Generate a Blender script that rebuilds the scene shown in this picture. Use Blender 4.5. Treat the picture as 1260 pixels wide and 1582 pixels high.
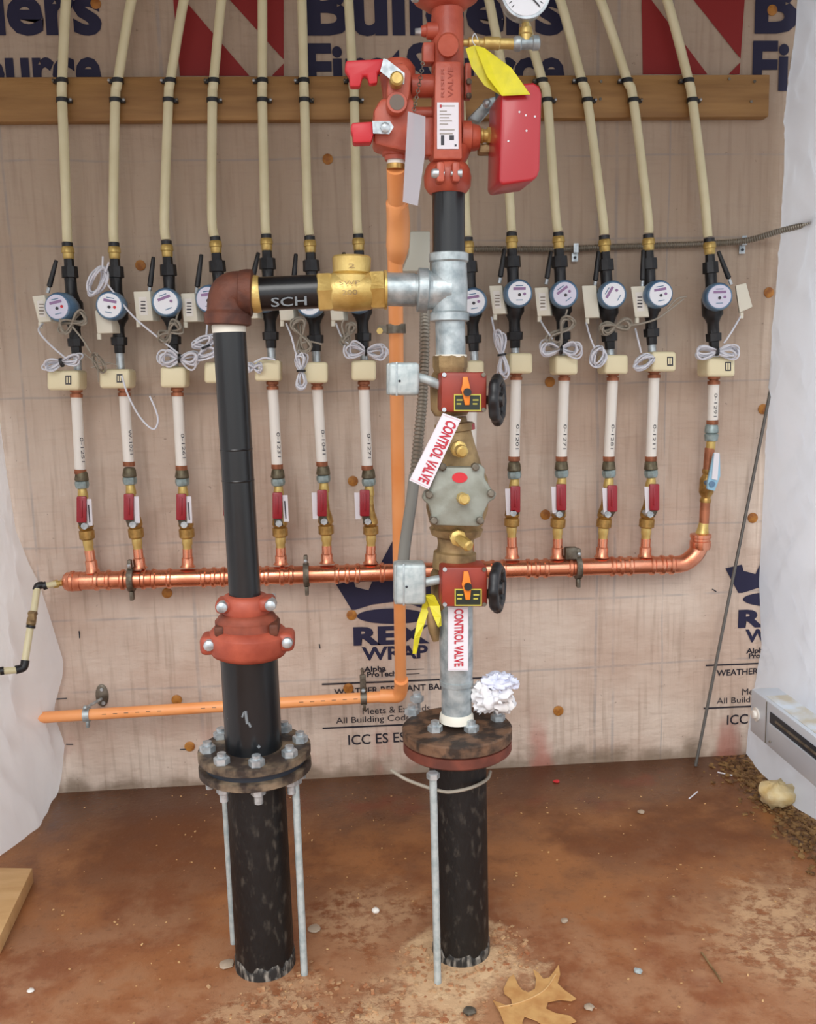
import bpy, bmesh, math, random
from mathutils import Vector, Matrix, noise
random.seed(7)
V = Vector; PI = math.pi
for o in list(bpy.data.objects): bpy.data.objects.remove(o)
SC = bpy.context.scene; COL = SC.collection

# ------------------------------------------------------------------ camera
F = 1400.0; CX, CY = 630.0, 791.0
xc = V((20400, -741, 1400)).normalized()
dn = V((241, 9274, 1400)); dn = (dn - dn.dot(xc) * xc).normalized()
zc = -dn; yc = zc.cross(xc)
CAM = V((0, 0, 1.226))
ROT = Matrix((xc, yc, zc))            # camera coords (right, down, forward) -> world
cd = bpy.data.cameras.new('camera'); cam = bpy.data.objects.new('camera', cd); COL.objects.link(cam)
cd.sensor_fit = 'VERTICAL'; cd.sensor_height = 36; cd.lens = F / 1582 * 36; cd.clip_start = .02
mw = Matrix((( ROT[0][0], -ROT[0][1], -ROT[0][2], 0), (ROT[1][0], -ROT[1][1], -ROT[1][2], 0), (ROT[2][0], -ROT[2][1], -ROT[2][2], CAM.z), (0, 0, 0, 1)))
cam.matrix_world = mw
SC.camera = cam

# ------------------------------------------------------------------ light
SC.view_settings.view_transform = 'Standard'; SC.view_settings.look = 'None'
SC.view_settings.gamma = 1; SC.view_settings.use_curve_mapping = False
SC.view_settings.exposure = 0.56
w = bpy.data.worlds.new('overcast'); SC.world = w; w.use_nodes = True
wn = w.node_tree.nodes; wl = w.node_tree.links
bg = wn['Background']; bg.inputs[1].default_value = 1.15
tc = wn.new('ShaderNodeTexCoord'); sx = wn.new('ShaderNodeSeparateXYZ'); rp = wn.new('ShaderNodeValToRGB')
wl.new(tc.outputs['Generated'], sx.inputs[0]); wl.new(sx.outputs[2], rp.inputs[0]); wl.new(rp.outputs[0], bg.inputs[0])
rp.color_ramp.elements[0].position = 0.0; rp.color_ramp.elements[0].color = (.80, .82, .84, 1)
rp.color_ramp.elements[1].position = 0.9; rp.color_ramp.elements[1].color = (1.0, 1.03, 1.1, 1)
sd = bpy.data.lights.new('sun', 'SUN'); sd.energy = 1.0; sd.angle = math.radians(35); sd.color = (1, .97, .92)
so = bpy.data.objects.new('sun', sd); COL.objects.link(so); so.location = (-2, -3, 4)
so.rotation_euler = V((0.22, 1.0, -0.75)).to_track_quat('-Z', 'Y').to_euler()

# ------------------------------------------------------------------ pixel to place helpers
YW = 2.665      # back wall
YP = 1.78       # plane of the two big risers
YM = 2.585      # plane of the meter lines
def ray(x, y): return ROT @ V((x - CX, y - CY, F))
def at(x, y, Y=YP):
    d = ray(x, y); return CAM + d * (Y / d.y)
def atx(x, y, X):
    d = ray(x, y); return CAM + d * (X / d.x)
def fl(x, y, z=0.0):
    d = ray(x, y); return CAM + d * ((z - CAM.z) / d.z)
def mpp(p):     # metres per pixel at p
    return (ROT.transposed() @ (p - CAM)).z / F

# ------------------------------------------------------------------ materials
def srgb(c):
    return tuple((v/255/12.92 if v/255 <= .04045 else ((v/255+.055)/1.055)**2.4) for v in c) + (1,)
MATS = {}
def mat(name, rgb, rough=.5, metal=0., rgb2=None, scale=20., lo=.4, hi=.65, stretch=(1,1,1), bump=0., bscale=60., alpha=1., trans=0., coat=0., rvar=0.):
    m = bpy.data.materials.new(name); m.use_nodes = True; n = m.node_tree.nodes; l = m.node_tree.links
    b = n['Principled BSDF']; b.inputs['Base Color'].default_value = srgb(rgb); b.inputs['Roughness'].default_value = rough
    b.inputs['Metallic'].default_value = metal
    if coat: b.inputs['Coat Weight'].default_value = coat; b.inputs['Coat Roughness'].default_value = .15
    if alpha < 1: b.inputs['Alpha'].default_value = alpha
    t = n.new('ShaderNodeTexCoord'); mp = n.new('ShaderNodeMapping'); mp.inputs['Scale'].default_value = stretch
    l.new(t.outputs['Object'], mp.inputs[0])
    if rgb2:
        nz = n.new('ShaderNodeTexNoise'); nz.inputs['Scale'].default_value = scale; nz.inputs['Detail'].default_value = 6
        l.new(mp.outputs[0], nz.inputs[0]); r = n.new('ShaderNodeValToRGB')
        r.color_ramp.elements[0].position = lo; r.color_ramp.elements[0].color = srgb(rgb)
        r.color_ramp.elements[1].position = hi; r.color_ramp.elements[1].color = srgb(rgb2)
        l.new(nz.outputs[0], r.inputs[0]); l.new(r.outputs[0], b.inputs['Base Color'])
        if rvar:
            mr = n.new('ShaderNodeMapRange'); mr.inputs[1].default_value = lo; mr.inputs[2].default_value = hi
            mr.inputs[3].default_value = rough; mr.inputs[4].default_value = rough + rvar
            l.new(nz.outputs[0], mr.inputs[0]); l.new(mr.outputs[0], b.inputs['Roughness'])
    if bump:
        n2 = n.new('ShaderNodeTexNoise'); n2.inputs['Scale'].default_value = bscale; n2.inputs['Detail'].default_value = 4
        l.new(mp.outputs[0], n2.inputs[0]); bp = n.new('ShaderNodeBump'); bp.inputs['Strength'].default_value = bump
        bp.inputs['Distance'].default_value = .004
        l.new(n2.outputs[0], bp.inputs['Height']); l.new(bp.outputs[0], b.inputs['Normal'])
    if trans:
        tr = n.new('ShaderNodeBsdfTranslucent'); tr.inputs[0].default_value = srgb(rgb)
        mx = n.new('ShaderNodeMixShader'); mx.inputs[0].default_value = trans
        l.new(b.outputs[0], mx.inputs[1]); l.new(tr.outputs[0], mx.inputs[2]); l.new(mx.outputs[0], n['Material Output'].inputs[0])
    MATS[name] = m; return m
PEX = mat('pex', (226, 218, 180), .38, rgb2=(208, 198, 156), scale=5)
WHITE = mat('white_plastic', (232, 228, 220), .4)
BOXW = mat('transmitter_plastic', (226, 222, 204), .45)
CREAM = mat('cream_plastic', (232, 222, 184), .42)
BLACK = mat('black_plastic', (13, 14, 17), .42, rgb2=(38, 39, 42), scale=30)
BRASS = mat('brass', (196, 158, 92), .36, .7, rgb2=(140, 106, 56), scale=35, bump=.15)
BRASSY = mat('brass_bright', (216, 190, 118), .36, .5, rgb2=(186, 154, 84), scale=18, bump=.2, bscale=150)
BRASSD = mat('brass_dull', (166, 140, 98), .55, .4, rgb2=(122, 100, 68), scale=28, bump=.3, bscale=120)
COPPER = mat('copper', (240, 168, 136), .22, .95, rgb2=(206, 122, 90), scale=14, lo=.42, hi=.72, rvar=.18)
COPPERD = mat('copper_dull', (188, 122, 90), .4, .6, rgb2=(138, 86, 60), scale=20)
GALV = mat('galvanized', (188, 198, 200), .42, .55, rgb2=(146, 158, 162), scale=38, bump=.2, bscale=90)
GALVT = mat('galvanized_light', (192, 202, 202), .5, .3, rgb2=(164, 178, 180), scale=60, bump=.15)
STEEL = mat('steel', (200, 208, 212), .32, .55, rgb2=(158, 166, 170), scale=60)
STEELD = mat('dull_steel', (132, 126, 114), .5, .7, rgb2=(92, 84, 72), scale=40)
TEAL = mat('oxidised_union', (156, 172, 172), .45, .4, rgb2=(126, 142, 140), scale=60)
UND = mat('dark_union', (112, 104, 82), .5, .4, rgb2=(84, 74, 56), scale=60)
IRONB = mat('black_pipe_paint', (10, 12, 15), .3, rgb2=(26, 29, 32), scale=12, stretch=(1,1,.3), bump=.12, bscale=60, coat=.1)
SLEEVE = mat('black_sleeve', (12, 12, 13), .5, rgb2=(78, 72, 64), scale=75, lo=.56, hi=.82, stretch=(1,1,.45), bump=.5, bscale=80)
RUST = mat('rusty_iron', (104, 58, 40), .62, .1, rgb2=(70, 40, 32), scale=22, bump=.5, bscale=70)
FLANGE = mat('dirty_flange', (58, 48, 42), .6, .15, rgb2=(134, 116, 94), scale=26, lo=.45, hi=.68, bump=.6, bscale=60)
FLANGER = mat('rusty_flange', (54, 42, 34), .6, .1, rgb2=(118, 88, 66), scale=26, lo=.45, hi=.6, bump=.7, bscale=50)
FLRIM = mat('red_primer_rim', (118, 62, 48), .55, .05, rgb2=(92, 48, 38), scale=25)
CPVC = mat('orange_cpvc', (252, 174, 112), .42, rgb2=(246, 160, 94), scale=6)
REDO = mat('red_orange_paint', (178, 86, 64), .5, rgb2=(152, 68, 50), scale=18, bump=.15, bscale=120)
REDM = mat('manifold_red_paint', (190, 92, 68), .45, rgb2=(164, 72, 54), scale=16, bump=.25, bscale=90, coat=.1)
REDB = mat('gear_box_red', (152, 54, 36), .45, rgb2=(134, 46, 32), scale=18)
REDX = mat('red_enamel', (176, 34, 44), .36, coat=.3)
REDH = mat('red_handle', (150, 26, 40), .38, coat=.2)
REDP = mat('red_plastic_lever', (204, 42, 52), .4)
BLUE = mat('meter_blue', (110, 142, 168), .35, .1, rgb2=(78, 114, 148), scale=30, coat=.3)
DIAL = mat('dial_white', (236, 240, 246), .35)
DIALL = mat('dial_lilac', (214, 214, 232), .35)
INK = mat('ink_grey', (60, 60, 66), .6)
INKP = mat('dial_print', (150, 120, 160), .6)
NAVY = mat('navy_print', (24, 22, 56), .65)
BLKP = mat('black_print', (34, 30, 40), .65)
EMBR = mat('emblem_red', (138, 26, 24), .65)
EMBW = mat('emblem_white', (188, 176, 160), .65)
SIGN = mat('sign_white', (226, 224, 230), .35)
SIGNR = mat('sign_red', (188, 44, 62), .5)
YEL = mat('yellow_tag', (226, 216, 40), .5, rgb2=(206, 198, 52), scale=30)
YELP = mat('yellow_arrow', (236, 132, 40), .45)
YELL = mat('plate_yellow', (196, 186, 76), .5)
DKG = mat('plate_dark', (30, 40, 30), .4)
CABW = mat('cable_white', (216, 218, 226), .45)
CABG = mat('cable_grey', (150, 142, 128), .5)
CLEAR = mat('clear_tag_plastic', (190, 188, 196), .25, alpha=.6)
WOOD = mat('pine_board', (164, 124, 72), .6, rgb2=(134, 96, 52), scale=7, stretch=(.5, 3, 6), lo=.35, hi=.7, bump=.15)
WOODL = mat('pine_offcut', (214, 176, 124), .6, rgb2=(196, 154, 102), scale=7, stretch=(1, 5, 3), lo=.35, hi=.7)
HEAT = mat('heater_enamel', (214, 226, 238), .35, coat=.2)
HEATD = mat('heater_dust', (196, 190, 172), .7, rgb2=(214, 226, 238), scale=14)
DARK = mat('dark_slot', (38, 44, 54), .5)
SHEET = mat('white_sheeting', (246, 246, 246), .36, rgb2=(238, 239, 240), scale=4, bump=.9, bscale=9, trans=.5)
SHEETB = mat('blue_white_sheeting', (240, 244, 250), .36, rgb2=(230, 236, 244), scale=3, bump=.8, bscale=7, trans=.55)
RAG = mat('white_rag', (232, 232, 236), .7, rgb2=(214, 210, 206), scale=14, bump=.5, bscale=25)
FOAM = mat('yellow_foam', (222, 204, 160), .8, rgb2=(206, 178, 120), scale=25, bump=.6, bscale=40)
RIM = mat('white_seal', (224, 220, 206), .5)
LEAF = mat('dry_leaf', (206, 160, 100), .7, rgb2=(186, 134, 78), scale=30, bump=.3)
STONE = mat('grey_pebble', (168, 150, 130), .7)
CAPN = mat('rusty_nail_cap', (178, 120, 46), .6, rgb2=(142, 84, 28), scale=60)
CHALK = mat('chalk_mark', (120, 126, 130), .8)
WORN = mat('worn_wrap', (34, 33, 32), .7, rgb2=(150, 144, 134), scale=60, stretch=(2, 2, .5), lo=.45, hi=.68, bump=.6)
CONC = mat('dry_mortar', (190, 152, 112), .9, rgb2=(158, 98, 62), scale=30, bump=.9, bscale=70)
SOIL = mat('litter_soil', (96, 66, 38), .9, rgb2=(150, 116, 70), scale=40)
TUBEG = mat('armoured_cable', (148, 142, 130), .4, .7)
ROOF = mat('roof_boards', (120, 100, 80), .8, rgb2=(98, 80, 62), scale=6)

# ------------------------------------------------------------------ mesh builder
class B:
    def __init__(s): s.v = []; s.f = []
    def add(s, vs, fs):
        k = len(s.v); s.v += [V(p) for p in vs]; s.f += [[i + k for i in q] for q in fs]; return s
    def ring_stack(s, rings, closed=False, caps=True):
        n = len(rings[0]); vs = [p for r in rings for p in r]; fs = []
        m = len(rings)
        for i in range(m if closed else m - 1):
            a, b = i * n, ((i + 1) % m) * n
            for j in range(n): fs.append([a + j, a + (j + 1) % n, b + (j + 1) % n, b + j])
        if caps and not closed: fs.append(list(range(n))[::-1]); fs.append([(m - 1) * n + j for j in range(n)])
        return s.add(vs, fs)
    def lathe(s, p0, p1, prof, seg=24, ph=0., sq=None):      # prof: (t along p0-p1, radius)
        p0, p1 = V(p0), V(p1); d = p1 - p0; z = d.normalized()
        x = z.cross(V((0, 1, 0)) if abs(z.y) < .9 else V((0, 0, 1))).normalized(); y = z.cross(x)
        sx_, sy_ = sq or (1, 1)
        return s.ring_stack([[p0 + d * t + (x * math.cos(ph + 2*PI*j/seg) * sx_ + y * math.sin(ph + 2*PI*j/seg) * sy_) * r for j in range(seg)] for t, r in prof])
    def cyl(s, p0, p1, r, seg=20, **k): return s.lathe(p0, p1, [(0, r), (1, r)], seg, **k)
    def sph(s, c, r, seg=12, sc=(1,1,1)):
        c = V(c); rings = []
        for i in range(seg//2 + 1):
            a = max(.05, min(PI - .05, PI * i / (seg//2)))
            rings.append([c + V((math.sin(a)*math.cos(2*PI*j/seg)*sc[0], math.sin(a)*math.sin(2*PI*j/seg)*sc[1], math.cos(a)*sc[2])) * r for j in range(seg)])
        return s.ring_stack(rings)
    def tube(s, pts, r, seg=10, closed=False, sub=6):
        pts = [V(p) for p in pts]; n = len(pts); R = r if isinstance(r, (list, tuple)) else [r] * n
        P = []; Q = []
        rng = n if closed else n - 1
        for i in range(rng):
            g = lambda k: pts[k % n] if closed else pts[max(0, min(n - 1, k))]
            a, b, c, d = g(i-1), g(i), g(i+1), g(i+2)
            for k in range(sub):
                t = k / sub
                P.append(.5 * ((2*b) + (c - a)*t + (2*a - 5*b + 4*c - d)*t*t + (3*b - a - 3*c + d)*t**3))
                Q.append(R[i] * (1-t) + R[(i+1) % n] * t)
        if not closed: P.append(pts[-1]); Q.append(R[-1])
        m = len(P); T = []
        for i in range(m):
            a = P[(i-1) % m] if closed or i else P[0]; b = P[(i+1) % m] if closed or i < m-1 else P[-1]
            T.append((b - a).normalized() if (b - a).length > 1e-9 else V((0,0,1)))
        x = T[0].cross(V((0,1,0)) if abs(T[0].y) < .9 else V((1,0,0))).normalized(); rings = []
        for i in range(m):
            x = (x - T[i] * x.dot(T[i])); x = x.normalized() if x.length > 1e-6 else T[i].orthogonal().normalized()
            y = T[i].cross(x)
            rings.append([P[i] + (x*math.cos(2*PI*j/seg) + y*math.sin(2*PI*j/seg)) * Q[i] for j in range(seg)])
        return s.ring_stack(rings, closed)
    def box(s, c, ax, ay, az):        # centre and three half axes
        c, ax, ay, az = V(c), V(ax), V(ay), V(az)
        vs = [c + ax*i + ay*j + az*k for i in (-1,1) for j in (-1,1) for k in (-1,1)]
        return s.add(vs, [[0,1,3,2],[4,6,7,5],[0,4,5,1],[2,3,7,6],[0,2,6,4],[1,5,7,3]])
    def prism(s, poly, ext):
        poly = [V(p) for p in poly]; n = len(poly); ext = V(ext)
        return s.add(poly + [p + ext for p in poly], [list(range(n)), [n + i for i in range(n)][::-1]] + [[i, n+i, n+(i+1)%n, (i+1)%n] for i in range(n)])
    def torus(s, c, ax, R, r, seg=28, seg2=10, wob=0):
        ax = V(ax).normalized(); x = ax.orthogonal().normalized(); y = ax.cross(x); c = V(c); rings = []
        for i in range(seg):
            a = 2*PI*i/seg; d = x*math.cos(a) + y*math.sin(a); RR = R * (1 + (wob * math.cos(a*8)))
            rings.append([c + d*(RR + r*math.cos(2*PI*j/seg2)) + ax*r*math.sin(2*PI*j/seg2) for j in range(seg2)])
        return s.ring_stack(rings, True)
    def rect_px(s, x0, y0, x1, y1, Y, depth):          # front rectangle at plane Y, going back by depth
        return s.prism([at(x0, y0, Y), at(x1, y0, Y), at(x1, y1, Y), at(x0, y1, Y)], (0, depth, 0))

def mk(name, b, m, parent=None, bevel=0., label=None, cat=None, group=None, kind=None, smooth=True, bseg=2, loc=None, ang=38):
    me = bpy.data.meshes.new(name)
    if parent is not None: org = V(parent['_org']) if '_org' in parent else V((0,0,0))
    elif loc is not None: org = V(loc)
    else:
        xs = [p.x for p in b.v]; ys = [p.y for p in b.v]; zs = [p.z for p in b.v]
        org = V(((min(xs)+max(xs))/2, (min(ys)+max(ys))/2, min(zs)))
    bm = bmesh.new(); vs = [bm.verts.new(p - org) for p in b.v]
    for q in b.f:
        try: bm.faces.new([vs[i] for i in q])
        except ValueError: pass
    if bevel:
        bmesh.ops.remove_doubles(bm, verts=bm.verts[:], dist=1e-5)
        bmesh.ops.recalc_face_normals(bm, faces=bm.faces[:])
        es = [e for e in bm.edges if len(e.link_faces) == 2 and e.calc_face_angle(0) > .6]
        bmesh.ops.bevel(bm, geom=es, offset=bevel, segments=bseg, affect='EDGES', profile=.5, clamp_overlap=True)
    bmesh.ops.recalc_face_normals(bm, faces=bm.faces[:])
    if smooth:
        for f in bm.faces: f.smooth = True
        for e in bm.edges:
            if len(e.link_faces) == 2 and e.calc_face_angle(0) > math.radians(ang): e.smooth = False
    bm.to_mesh(me); bm.free(); me.materials.append(m)
    o = bpy.data.objects.new(name, me); COL.objects.link(o)
    o['_org'] = tuple(org)
    if parent is not None: o.parent = parent
    else: o.location = org
    if label: o['label'] = label
    if cat: o['category'] = cat
    if group: o['group'] = group
    if kind: o['kind'] = kind
    return o
def thing(name, label, cat, loc, group=None):
    o = bpy.data.objects.new(name, None); COL.objects.link(o); o.empty_display_size = .03
    o.location = loc; o['_org'] = tuple(V(loc)); o['label'] = label; o['category'] = cat
    if group: o['group'] = group
    return o
def L(name, m, parent, a, b, prof, Y=YP, seg=28, Y2=None, **k):    # lathe between two photo points, radii in px
    p0, p1 = at(a[0], a[1], Y), at(b[0], b[1], Y2 if Y2 is not None else Y); s = mpp((p0 + p1) / 2)
    return mk(name, B().lathe(p0, p1, [(t, r * s) for t, r in prof], seg, **{q: k.pop(q) for q in list(k) if q in ('ph', 'sq')}), m, parent, **k)
def T(name, m, parent, pts, rpx, Y=YP, seg=10, sub=6, **k):        # tube through photo points (x,y[,Y])
    P = [at(p[0], p[1], p[2] if len(p) > 2 else Y) for p in pts]; s = mpp(P[len(P)//2])
    R = [q * s for q in rpx] if isinstance(rpx, (list, tuple)) else rpx * s
    return mk(name, B().tube(P, R, seg, sub=sub, **({'closed': k.pop('closed')} if 'closed' in k else {})), m, parent, **k)

# ---- lettering (flat print, converted to mesh)
_cap = {}
def text_bm(s, off=0., sp=1.):
    c = bpy.data.curves.new('t', 'FONT'); c.body = s; c.offset = off; c.space_character = sp; c.resolution_u = 3
    o = bpy.data.objects.new('t', c); COL.objects.link(o)
    me = bpy.data.meshes.new_from_object(o); vs = [v.co.copy() for v in me.vertices]; fs = [list(p.vertices) for p in me.polygons]
    bpy.data.objects.remove(o); bpy.data.curves.remove(c); bpy.data.meshes.remove(me)
    return vs, fs
def text(s, p0, p1, up, m, parent, off=0., sp=1., name='lettering', skip=None):
    """p0: baseline left, p1: baseline right, up: vector of capital height"""
    if (off, ) not in _cap: _cap[(off, )] = max(v.y for v in text_bm('H', off)[0]) 
    vs, fs = text_bm(s, off, sp); x0 = min(v.x for v in vs); x1 = max(v.x for v in vs); ch = _cap[(off, )]
    W = V(p1) - V(p0); b = B(); b.v = [V(p0) + W * ((v.x - x0) / (x1 - x0)) + V(up) * (v.y / ch) for v in vs]; b.f = fs
    if parent is None: return b
    return mk(name, b, m, parent, smooth=False)
def wtext(s, x0, y0, x1, y1, cap, m, parent, off=0., dx=0., Y=YW - .003, name='printed_text', sp=1.):
    p0 = at(x0, y0, Y); p1 = at(x1, y1, Y); up = at(x0, y0 - cap, Y) - p0; up = V((0, 0, up.length))
    p0.x += dx; p1.x += dx
    return text(s, p0, p1, up, m, parent, off, sp, name)
def wpoly(polys, m, parent, name, dx=0., Y=YW - .003):
    b = B()
    for P in polys:
        q = [at(x, y, Y) + V((dx, 0, 0)) for x, y in P]; b.add(q, [list(range(len(q)))])
    return mk(name, b, m, parent, smooth=False)

# ------------------------------------------------------------------ wall and floor materials
def N(m, t, **k):
    n = m.node_tree.nodes.new(t)
    for a, v in k.items(): setattr(n, a, v)
    return n
def mth(m, op, a, b=None, c=None, clamp=False):
    n = N(m, 'ShaderNodeMath', operation=op, use_clamp=clamp)
    for i, v in enumerate((a, b, c)):
        if v is None: continue
        if isinstance(v, (int, float)): n.inputs[i].default_value = v
        else: m.node_tree.links.new(v, n.inputs[i])
    return n.outputs[0]
def mixc(m, fac, a, b):
    n = N(m, 'ShaderNodeMix', data_type='RGBA')
    for i, v in ((0, fac), (6, a), (7, b)):
        if isinstance(v, tuple): n.inputs[i].default_value = v
        elif isinstance(v, (int, float)): n.inputs[i].default_value = v
        else: m.node_tree.links.new(v, n.inputs[i])
    return n.outputs[2]
def nz(m, vec, scale, detail=5, stretch=(1,1,1), rough=.5, off=(0,0,0)):
    mp = N(m, 'ShaderNodeMapping'); mp.inputs['Scale'].default_value = stretch; mp.inputs['Location'].default_value = off
    m.node_tree.links.new(vec, mp.inputs[0])
    n = N(m, 'ShaderNodeTexNoise'); n.inputs['Scale'].default_value = scale; n.inputs['Detail'].default_value = detail; n.inputs['Roughness'].default_value = rough
    m.node_tree.links.new(mp.outputs[0], n.inputs[0]); return n.outputs[0]
def step(m, v, a, b):
    n = N(m, 'ShaderNodeMapRange', interpolation_type='SMOOTHSTEP'); n.inputs[1].default_value = a; n.inputs[2].default_value = b
    m.node_tree.links.new(v, n.inputs[0]); return n.outputs[0]

def wall_material():
    m = bpy.data.materials.new('house_wrap'); m.use_nodes = True; l = m.node_tree.links; b = m.node_tree.nodes['Principled BSDF']
    tc = N(m, 'ShaderNodeTexCoord'); P = tc.outputs['Object']; s = N(m, 'ShaderNodeSeparateXYZ'); l.new(P, s.inputs[0]); X, Z = s.outputs[0], s.outputs[2]
    a = nz(m, P, 3.5, 5); streak = nz(m, P, 60, 3, (1, 1, .06)); weave = nz(m, P, 90, 2, (.08, 1, 1))
    col = mixc(m, step(m, a, .35, .68), srgb((210, 193, 178)), srgb((190, 166, 149)))
    # shade under the roof painted into the wrap: darker and yellower higher up
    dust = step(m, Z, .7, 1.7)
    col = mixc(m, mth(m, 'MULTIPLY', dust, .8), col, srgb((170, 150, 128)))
    col = mixc(m, mth(m, 'MULTIPLY', step(m, streak, .48, .72), .38), col, srgb((150, 128, 110)))
    col = mixc(m, mth(m, 'MULTIPLY', step(m, weave, .55, .75), .14), col, srgb((150, 130, 118)))
    # printed faint blue guide lines
    brk = step(m, nz(m, P, 9, 3, (1, 1, 1), off=(3, 0, 0)), .3, .6)
    wob = mth(m, 'MULTIPLY', mth(m, 'SUBTRACT', nz(m, P, 2.5, 2, off=(9, 0, 0)), .5), .02)
    Zw = mth(m, 'ADD', Z, wob); Xw = mth(m, 'ADD', X, wob)
    tot = None
    for axis, val, wd in [(Zw, at(300, 246, YW).z, .0035), (Zw, at(300, 378, YW).z, .0035), (Zw, at(300, 609, YW).z, .0035), (Zw, at(300, 838, YW).z, .0035),
                          (Zw, at(800, 930, YW).z, .004), (Zw, at(800, 1036, YW).z, .004), (Xw, at(25, 500, YW).x, .004), (Xw, at(305, 1000, YW).x, .006),
                          (Xw, at(645, 300, YW).x, .006), (Xw, at(920, 1000, YW).x, .005), (Xw, at(952, 400, YW).x, .005), (Xw, at(1030, 500, YW).x, .003)]:
        d = mth(m, 'ABSOLUTE', mth(m, 'SUBTRACT', axis, val)); g = mth(m, 'SUBTRACT', 1., step(m, d, wd * .3, wd * 1.3))
        tot = g if tot is None else mth(m, 'MAXIMUM', tot, g)
    col = mixc(m, mth(m, 'MULTIPLY', mth(m, 'MULTIPLY', tot, brk), .36), col, srgb((122, 128, 136)))
    # splashed dirt along the foot of the wall, with a few red clay splashes
    h = mth(m, 'ADD', Z, mth(m, 'MULTIPLY', nz(m, P, 12, 5, off=(5, 0, 0)), -.16))
    col = mixc(m, mth(m, 'MULTIPLY', mth(m, 'SUBTRACT', 1., step(m, h, -.085, -.01)), .75), col, srgb((112, 94, 74)))
    red = mth(m, 'MULTIPLY', step(m, nz(m, P, 5, 4, (1, 1, .5), off=(1.7, 0, 0)), .55, .68), mth(m, 'SUBTRACT', 1., step(m, Z, .05, .24)))
    col = mixc(m, mth(m, 'MULTIPLY', red, .65), col, srgb((176, 106, 92)))
    spk = step(m, nz(m, P, 70, 2, off=(2, 1, 0)), .74, .8)
    col = mixc(m, mth(m, 'MULTIPLY', spk, .5), col, srgb((96, 78, 66)))
    l.new(col, b.inputs['Base Color']); b.inputs['Roughness'].default_value = .62
    big = nz(m, P, 6, 3, (1, 1, .35), off=(7, 0, 0)); mid = nz(m, P, 24, 4, (.5, 1, 1.2))
    hh = mth(m, 'ADD', mth(m, 'MULTIPLY', big, 1.2), mth(m, 'ADD', mth(m, 'MULTIPLY', mid, .3), mth(m, 'MULTIPLY', streak, .12)))
    bp = N(m, 'ShaderNodeBump'); bp.inputs['Strength'].default_value = .9; bp.inputs['Distance'].default_value = .022
    l.new(hh, bp.inputs['Height']); l.new(bp.outputs[0], b.inputs['Normal'])
    return m

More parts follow.
